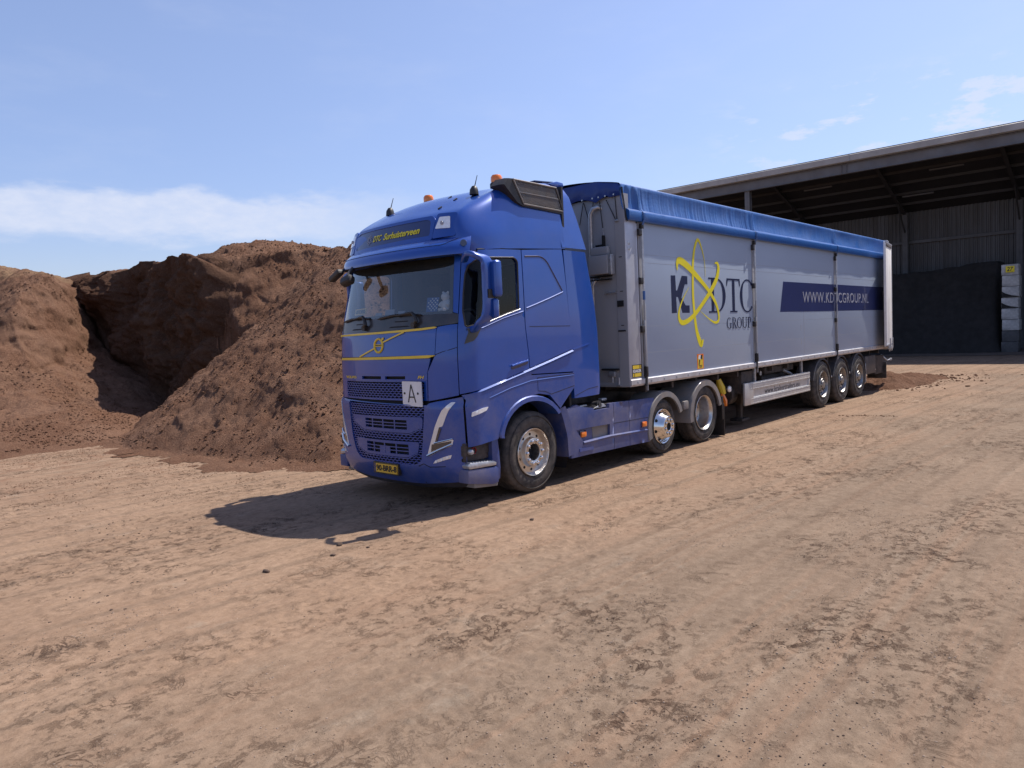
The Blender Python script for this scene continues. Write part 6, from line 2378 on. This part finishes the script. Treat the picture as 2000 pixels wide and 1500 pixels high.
def clod_mesh(pts, name, m, lo=.015, hi=.05, seed=1):
    """many small angular lumps in one mesh"""
    rs = np.random.RandomState(seed)
    t = (1 + 5 ** .5) / 2
    ico = np.array([(-1, t, 0), (1, t, 0), (-1, -t, 0), (1, -t, 0), (0, -1, t), (0, 1, t), (0, -1, -t), (0, 1, -t), (t, 0, -1), (t, 0, 1), (-t, 0, -1), (-t, 0, 1)]) / 1.9
    F = np.array([(0, 11, 5), (0, 5, 1), (0, 1, 7), (0, 7, 10), (0, 10, 11), (1, 5, 9), (5, 11, 4), (11, 10, 2), (10, 7, 6), (7, 1, 8), (3, 9, 4), (3, 4, 2), (3, 2, 6), (3, 6, 8), (3, 8, 9), (4, 9, 5), (2, 4, 11), (6, 2, 10), (8, 6, 7), (9, 8, 1)])
    n = len(pts)
    sz = lo + (hi - lo) * rs.rand(n) ** 3
    V = ico[None] * (1 + .55 * (rs.rand(n, 12, 1) - .5)) * sz[:, None, None] * np.stack([1 + .6 * rs.rand(n), 1 + .6 * rs.rand(n), .5 + .5 * rs.rand(n)], -1)[:, None, :]
    a = rs.rand(n) * 6.283
    ca, sa = np.cos(a)[:, None], np.sin(a)[:, None]
    x = V[..., 0] * ca - V[..., 1] * sa; y = V[..., 0] * sa + V[..., 1] * ca
    V = np.stack([x, y, V[..., 2]], -1) + np.asarray(pts)[:, None, :]
    co = V.reshape(-1, 3).astype(np.float32)
    q = (F[None] + (np.arange(n) * 12)[:, None, None]).reshape(-1, 3)
    me = bpy.data.meshes.new(name)
    me.vertices.add(len(co)); me.vertices.foreach_set('co', co.ravel())
    me.loops.add(q.size); me.loops.foreach_set('vertex_index', q.ravel().astype(np.int32))
    me.polygons.add(len(q))
    me.polygons.foreach_set('loop_start', np.arange(0, q.size, 3, dtype=np.int32))
    me.polygons.foreach_set('loop_total', np.full(len(q), 3, np.int32))
    me.update(calc_edges=True)
    me.materials.append(m)
    o = bpy.data.objects.new(name, me)
    COL.objects.link(o)
    return o
rs = np.random.RandomState(5)
n = 15000
cx = rs.uniform(-4, 9, n * 2); cy = rs.uniform(2.2, 22, n * 2)
cz = peatZ(cx, cy)
k = (cz > .05)
k &= (fbm(cx * .8, cy * .8, 3, 91) + .15 * (cx > 2)) > -.12
pts = np.stack([cx[k], cy[k], cz[k] - .005], -1)
cl = clod_mesh(pts, 'peat_clods', M['peat_spill'], .006, .026, 3)
tag(cl, kind='stuff')
# crumbs on the yard: dense fine litter in drifts near the camera, sparser further off
def litter(n, x0, x1, y0, y1, seed, lo, hi, name, m, th, extra=0.0):
    r_ = np.random.RandomState(seed)
    cx = r_.uniform(x0, x1, n); cy = r_.uniform(y0, y1, n)
    ca, sa = math.cos(-.2), math.sin(-.2)
    u = cx * ca - cy * sa; v = cx * sa + cy * ca
    f = fbm(u * .9, v * 1.7, 5, 93, .62) + .45 * fbm(u * 3.5, v * 7, 3, 94)
    k = r_.rand(n) < (sstep(th, th + .35, f) ** 1.5 + extra)
    k &= ~((np.abs(cy) < 1.4) & (cx > 0) & (cx < 17))
    cx, cy = cx[k], cy[k]
    o = clod_mesh(np.stack([cx, cy, groundZ(cx, cy) - lo * .3], -1), name, m, lo, hi, seed)
    tag(o, kind='stuff')
M['dirt'] = mat('dry_dirt_crumb', (.22, .165, .125), .95, 0, 0, .25, 30)
M['litter'] = mat('dark_peat_crumb', (.085, .055, .040), 1.0, 0, 0, .3, 30)
litter(30000, -5.0, 2.5, -7.0, -1.2, 8, .0015, .0055, 'peat_litter', M['litter'], .02, .012)
litter(24000, -5.0, 2.5, -7.0, -1.2, 9, .0015, .006, 'dirt_litter', M['dirt'], -.10, .05)
litter(9000, 2.5, 14, -9.0, -1.3, 10, .002, .008, 'far_peat_litter', M['litter'], .10, .006)
litter(22000, -3.5, 1.4, 2.8, 11.5, 13, .003, .010, 'heap_foot_litter', M['peat_spill'], -.15, .05)
litter(9000, -5.0, 1.5, -1.2, 9.5, 11, .003, .012, 'yard_litter', M['litter'], .08, .03)
# a few bigger lumps lying in front of the lorry
for (x, y, s, lb) in ((.33, -2.06, .022, 'dark peat lump on the yard nearest the front wheel of the lorry'),
                      (-1.47, -1.10, .030, 'largest dark lump of peat beyond the tip of the cab shadow'),
                      (-1.36, -1.42, .018, 'small round peat lump right of the pair near the shadow'),
                      (-1.71, -1.35, .022, 'peat lump just below the largest one in front of the shadow'),
                      (-2.33, -1.24, .024, 'lone peat lump furthest from the lorry on the open yard')):
    g = clod_mesh([(x, y, float(groundZ(np.array([x]), np.array([y]))[0]) + s * .3)], 'peat_lump', M['litter'], s, s * 1.05, int(abs(x * 100)))
    tag(g, lb, 'peat lump', 'loose peat lumps on the yard')

# spill behind the trailer
sx = np.arange(15.6, 21.6, .05); sy = np.arange(-2.9, 1.6, .05)
SX, SY = np.meshgrid(sx, sy)
cxr = np.interp(SX, [15.6, 17.5, 19, 21.6], [-.7, -.95, -1.15, -1.5])
hh = np.interp(SX, [15.7, 16.6, 17.6, 19.0, 20.4, 21.4], [0, .24, .40, .26, .10, 0])
wd = np.interp(SX, [15.7, 17.0, 19.0, 21.4], [.5, .95, .90, .5])
SZ = hh * np.clip(1 - ((SY - cxr) / wd) ** 2, 0, 1) + .13 * fbm(SX * 2.2, SY * 2.2, 4, 33, .65) * sstep(.0, .12, hh * np.clip(1 - ((SY - cxr) / (wd * 1.25)) ** 2, 0, 1)) - .03
spl_ = grid_mesh('peat_spill', SX, SY, SZ, M['peat_spill'], keep=SZ > -.01)
tag(spl_, 'low streak of spilled brown peat behind the trailer wheels', 'peat spill')
k = 700
qx = rs.uniform(15.8, 22, k); qy = -1.1 + rs.randn(k) * .75 - (qx - 18) * .12
sc = clod_mesh(np.stack([qx, qy, np.full(k, .0)], -1), 'spill_crumbs', M['peat_spill'], .010, .045, 12)
tag(sc, kind='stuff')
# dark smear line on the yard, right of the trailer
mb = MB()
pts = []
for t in np.linspace(0, 1, 40):
    pts.append((10.15 + .25 * t, -2.10 - 1.0 * t, float(groundZ(np.array([10.2 + .25 * t]), np.array([-2.1 - t]))[0]) + .004))
bb = MB()
cs = clod_mesh([(p[0] + rs.randn() * .05, p[1] + rs.randn() * .03, p[2] - .003) for p in pts for _ in range(3) if rs.rand() < .7], 'peat_trail', M['peat_spill'], .006, .018, 4)
tag(cs, kind='stuff')

# ------------------------------------------------------------------ open-fronted storage shed
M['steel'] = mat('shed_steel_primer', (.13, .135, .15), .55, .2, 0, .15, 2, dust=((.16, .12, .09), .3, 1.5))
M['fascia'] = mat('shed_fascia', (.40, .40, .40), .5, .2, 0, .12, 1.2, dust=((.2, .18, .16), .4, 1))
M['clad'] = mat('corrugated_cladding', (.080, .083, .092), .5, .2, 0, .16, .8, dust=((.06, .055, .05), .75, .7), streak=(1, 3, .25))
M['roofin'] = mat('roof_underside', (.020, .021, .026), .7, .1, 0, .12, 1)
M['concrete'] = mat('concrete_block', (.52, .515, .51), .9, 0, 0, .16, 3, bump=.4, bscale=14, dust=((.05, .048, .048), .75, 2.4))
M['steel_mid'] = mat('shade_darkened_back_steel', (.075, .077, .085), .7, 0, 0, .2, 2)  # darker copy of the shed steel, interior shade put into its colour
M['steel_in'] = mat('shade_darkened_inner_steel', (.026, .026, .03), .7, 0, 0, .15, 2)  # darkest steel copy, shade under the roof put into its colour
M['sign_yellow'] = mat('yellow_number_board', (.75, .60, .02), .5, 0, 0, .05, 8)
SHX, SHB, SHZ0, SHZ1 = 34.1, 40.8, 10.25, 7.95
SHED = empty('storage_shed', (37.5, 2, 0))
tag(SHED, 'grey open fronted storage shed with corrugated back wall behind trailer', 'shed')
def sobj(name, mb, m, parent=None, **k):
    mb.v = [(v[0] - 37.5, v[1] - 2, v[2]) for v in mb.v]
    return obj(name, mb, m, parent or SHED, **k)
YL, YR = 24.0, -22.0
mb = MB()
n_ = Vector((SHB - SHX, 0, SHZ1 - SHZ0)).normalized()
def rp(x, z_off):
    t = (x - SHX) / (SHB - SHX)
    return SHZ0 + (SHZ1 - SHZ0) * t + z_off
mb.prism([(SHX - .25, rp(SHX - .25, -.10)), (SHB + .3, rp(SHB + .3, -.10)), (SHB + .3, rp(SHB + .3, -.04)), (SHX - .25, rp(SHX - .25, -.04))], 'y', YR, YL)
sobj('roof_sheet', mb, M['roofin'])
mb = MB()
mb.prism([(SHX - .30, 9.94), (SHX - .22, 9.90), (SHX - .10, 9.90), (SHX - .10, 10.23), (SHX - .28, 10.25), (SHX - .33, 10.22)], 'y', YR, YL)
for y in np.arange(YR + 3, YL, 6.0):
    mb.box((SHX - .335, y, 10.08), (.01, .05, .30))
sobj('fascia', mb, M['fascia'])
mb = MB()
mb.box((SHX + .05, 1, 9.63), (.10, YL - YR, .50)); mb.box((SHX + .05, 1, 9.87), (.26, YL - YR, .03)); mb.box((SHX + .05, 1, 9.39), (.26, YL - YR, .03))
for y in (5.35, -6.0, 16.5):
    for dy in (-.12, .12): mb.box((SHX - .02, y + dy, 9.63), (.06, .03, .46))
sobj('eaves_beam', mb, M['steel'])
for y in (10.55, 21.5, -9.6, -20.2):
    mb = MB()
    mb.box((SHX + .18, y, 4.70), (.30, .02, 9.38)); mb.box((SHX + .04, y, 4.70), (.02, .28, 9.38)); mb.box((SHX + .32, y, 4.70), (.02, .28, 9.38))
    sobj('front_column', mb, M['steel'])
BC = (4.10, -1.25, 9.45, -6.6, 14.8, -11.95, 20.1, -17.3)
for y in BC:
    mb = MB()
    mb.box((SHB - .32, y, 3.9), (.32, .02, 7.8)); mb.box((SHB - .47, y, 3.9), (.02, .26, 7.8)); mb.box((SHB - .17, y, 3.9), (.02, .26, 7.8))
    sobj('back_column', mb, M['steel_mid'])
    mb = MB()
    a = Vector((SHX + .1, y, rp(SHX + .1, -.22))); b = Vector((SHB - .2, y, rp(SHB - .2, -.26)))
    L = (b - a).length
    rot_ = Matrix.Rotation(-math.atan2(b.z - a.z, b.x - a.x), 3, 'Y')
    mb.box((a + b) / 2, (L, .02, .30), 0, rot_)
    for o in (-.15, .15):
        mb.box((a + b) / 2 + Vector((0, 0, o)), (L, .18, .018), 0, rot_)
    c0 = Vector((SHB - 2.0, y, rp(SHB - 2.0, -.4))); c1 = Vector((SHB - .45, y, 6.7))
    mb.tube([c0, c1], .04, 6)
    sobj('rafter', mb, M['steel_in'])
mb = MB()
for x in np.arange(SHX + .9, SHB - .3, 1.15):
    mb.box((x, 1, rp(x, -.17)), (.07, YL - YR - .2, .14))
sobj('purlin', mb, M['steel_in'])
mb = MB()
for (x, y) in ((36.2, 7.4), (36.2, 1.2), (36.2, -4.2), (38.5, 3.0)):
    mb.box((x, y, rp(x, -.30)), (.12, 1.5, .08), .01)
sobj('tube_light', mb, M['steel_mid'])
# corrugated back and end walls
mb = MB()
prof = []
y = YR
pr = ((0, 0), (.06, 0), (.09, .045), (.16, .045), (.19, 0))
while y < YL:
    for dy, o in pr: prof.append((y + dy, SHB - o))
    y += .20
rows = [[(x, y, z) for y, x in prof] for z in (0.0, 2.5, 5.0, 7.95)]
mb.grid(rows)
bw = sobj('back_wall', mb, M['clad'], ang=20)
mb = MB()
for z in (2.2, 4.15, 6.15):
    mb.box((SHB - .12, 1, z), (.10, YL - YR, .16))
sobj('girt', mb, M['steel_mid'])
for y, s_ in ((YL, 1), (YR, -1)):
    mb = MB()
    mb.prism([(SHX, 0), (SHB, 0), (SHB, SHZ1 - .1), (SHX, SHZ0 - .1)], 'y', y - .03, y + .03)
    sobj('end_wall', mb, M['clad'])
# black soil against the back wall
qx = np.arange(35.2, 40.9, .12); qy = np.arange(-1.0, 16.0, .12)
QX, QY = np.meshgrid(qx, qy)
top = 4.50 + .16 * fbm(QY * .35, QX * .35, 3, 44) - .10 * sstep(1.6, 3.6, QY) + .12 * sstep(1.5, -.5, QY)
toe = 36.6 + .5 * fbm(QY * .4, QY * 0 + 2, 2, 45)
QZ = np.minimum(top, (QX - toe) * 2.1 + .35 * fbm(QX * 1.2, QY * 1.2, 3, 46)) + .10 * fbm(QX * 2.5, QY * 2.5, 3, 47)
QZ = QZ * sstep(-1.0, -.55, QY) * sstep(16, 15, QY)
soil = grid_mesh('black_soil_heap', QX, QY, QZ - .05, M['soil'], keep=QZ > .0)
tag(soil, 'tall heap of black soil leaning on the shed back wall', 'soil heap')
# stack of concrete blocks closing the bay
hb = 4.28 / 8
names = ['bottom block, almost black with soil', 'second block up, dark with soil', 'third block up, grey with black smears', 'fourth block up, grey with smeared edges', 'block with a slanted black stain, fifth from the ground', 'block with a slanted soil line, third from the top', 'clean pale block just under the numbered one', 'topmost pale block carrying the yellow number board']
MC2 = mat('sooty_concrete_block', (.10, .10, .105), .9, 0, 0, .25, 3, bump=.4, bscale=14, dust=((.03, .03, .032), .8, 2.0))
for i in range(8):
    mb = MB()
    dx = .02 * math.sin(i * 2.1); dy = .02 * math.cos(i * 1.7)
    mb.box((0, 0, hb / 2), (.78, .70, hb - .012), .03)
    mb.box((0, .355, hb / 2), (.5, .015, .05), .004)
    o = obj('concrete_block', mb, MC2 if i < 2 else M['concrete'])
    o.location = (37.45 + dx, -1.30 + dy, i * hb)
    tag(o, 'concrete stacking block in the shed, ' + names[i], 'concrete block', 'concrete blocks stacked at the soil bay')
    if 4 <= i <= 5:
        mb = MB()
        vs = [(-.392, .34, .02), (-.392, -.34, .02), (-.392, -.34, .05), (-.392, -.05, .10), (-.392, .18, .19), (-.392, .34, .30)]
        mb.add([(v[0] - .004, v[1], v[2]) for v in vs] + vs, [(0, 1, 2, 3, 4, 5)] + [(a, (a + 1) % 6, 6 + (a + 1) % 6, 6 + a) for a in range(6)])
        obj('soil_smear', mb, M['soil'], o)
mb = MB()
mb.box((0, 0, 0), (.02, .36, .30), .004)
sg27 = obj('number_board', mb, M['sign_yellow'])
sg27.location = (37.03, -1.30, 7 * hb + .29)
tag(sg27, 'yellow board with black 27 on the topmost concrete block', 'number sign')
mb = MB()
letters(mb, '27', (-.13, .13, -.09, .11), lambda a, b, d: Vector((-.0105 - d, -a, b)), shear=.2, bold=.02)
letters(mb, '------', (-.12, .12, -.125, -.115), lambda a, b, d: Vector((-.0105 - d, -a, b)))
obj('board_number', mb, M['ink'], sg27)
# spilled soil and dark floor inside the shed
mb = MB()
fy = np.linspace(-21, 23, 120)
fr_ = 34.5 + .5 * fbm(fy * .4, fy * 0, 3, 48)
mb.grid([[(x0 + (40.8 - x0) * t, y, .012 + .02 * t) for t in (0, .3, 1)] for x0, y in zip(fr_, fy)])
fl_ = obj('shed_floor', mb, mat('trodden_shed_floor', (.12, .085, .065), .95, 0, 0, .3, 1.5, bump=.5, bscale=9))
tag(fl_, kind='structure')
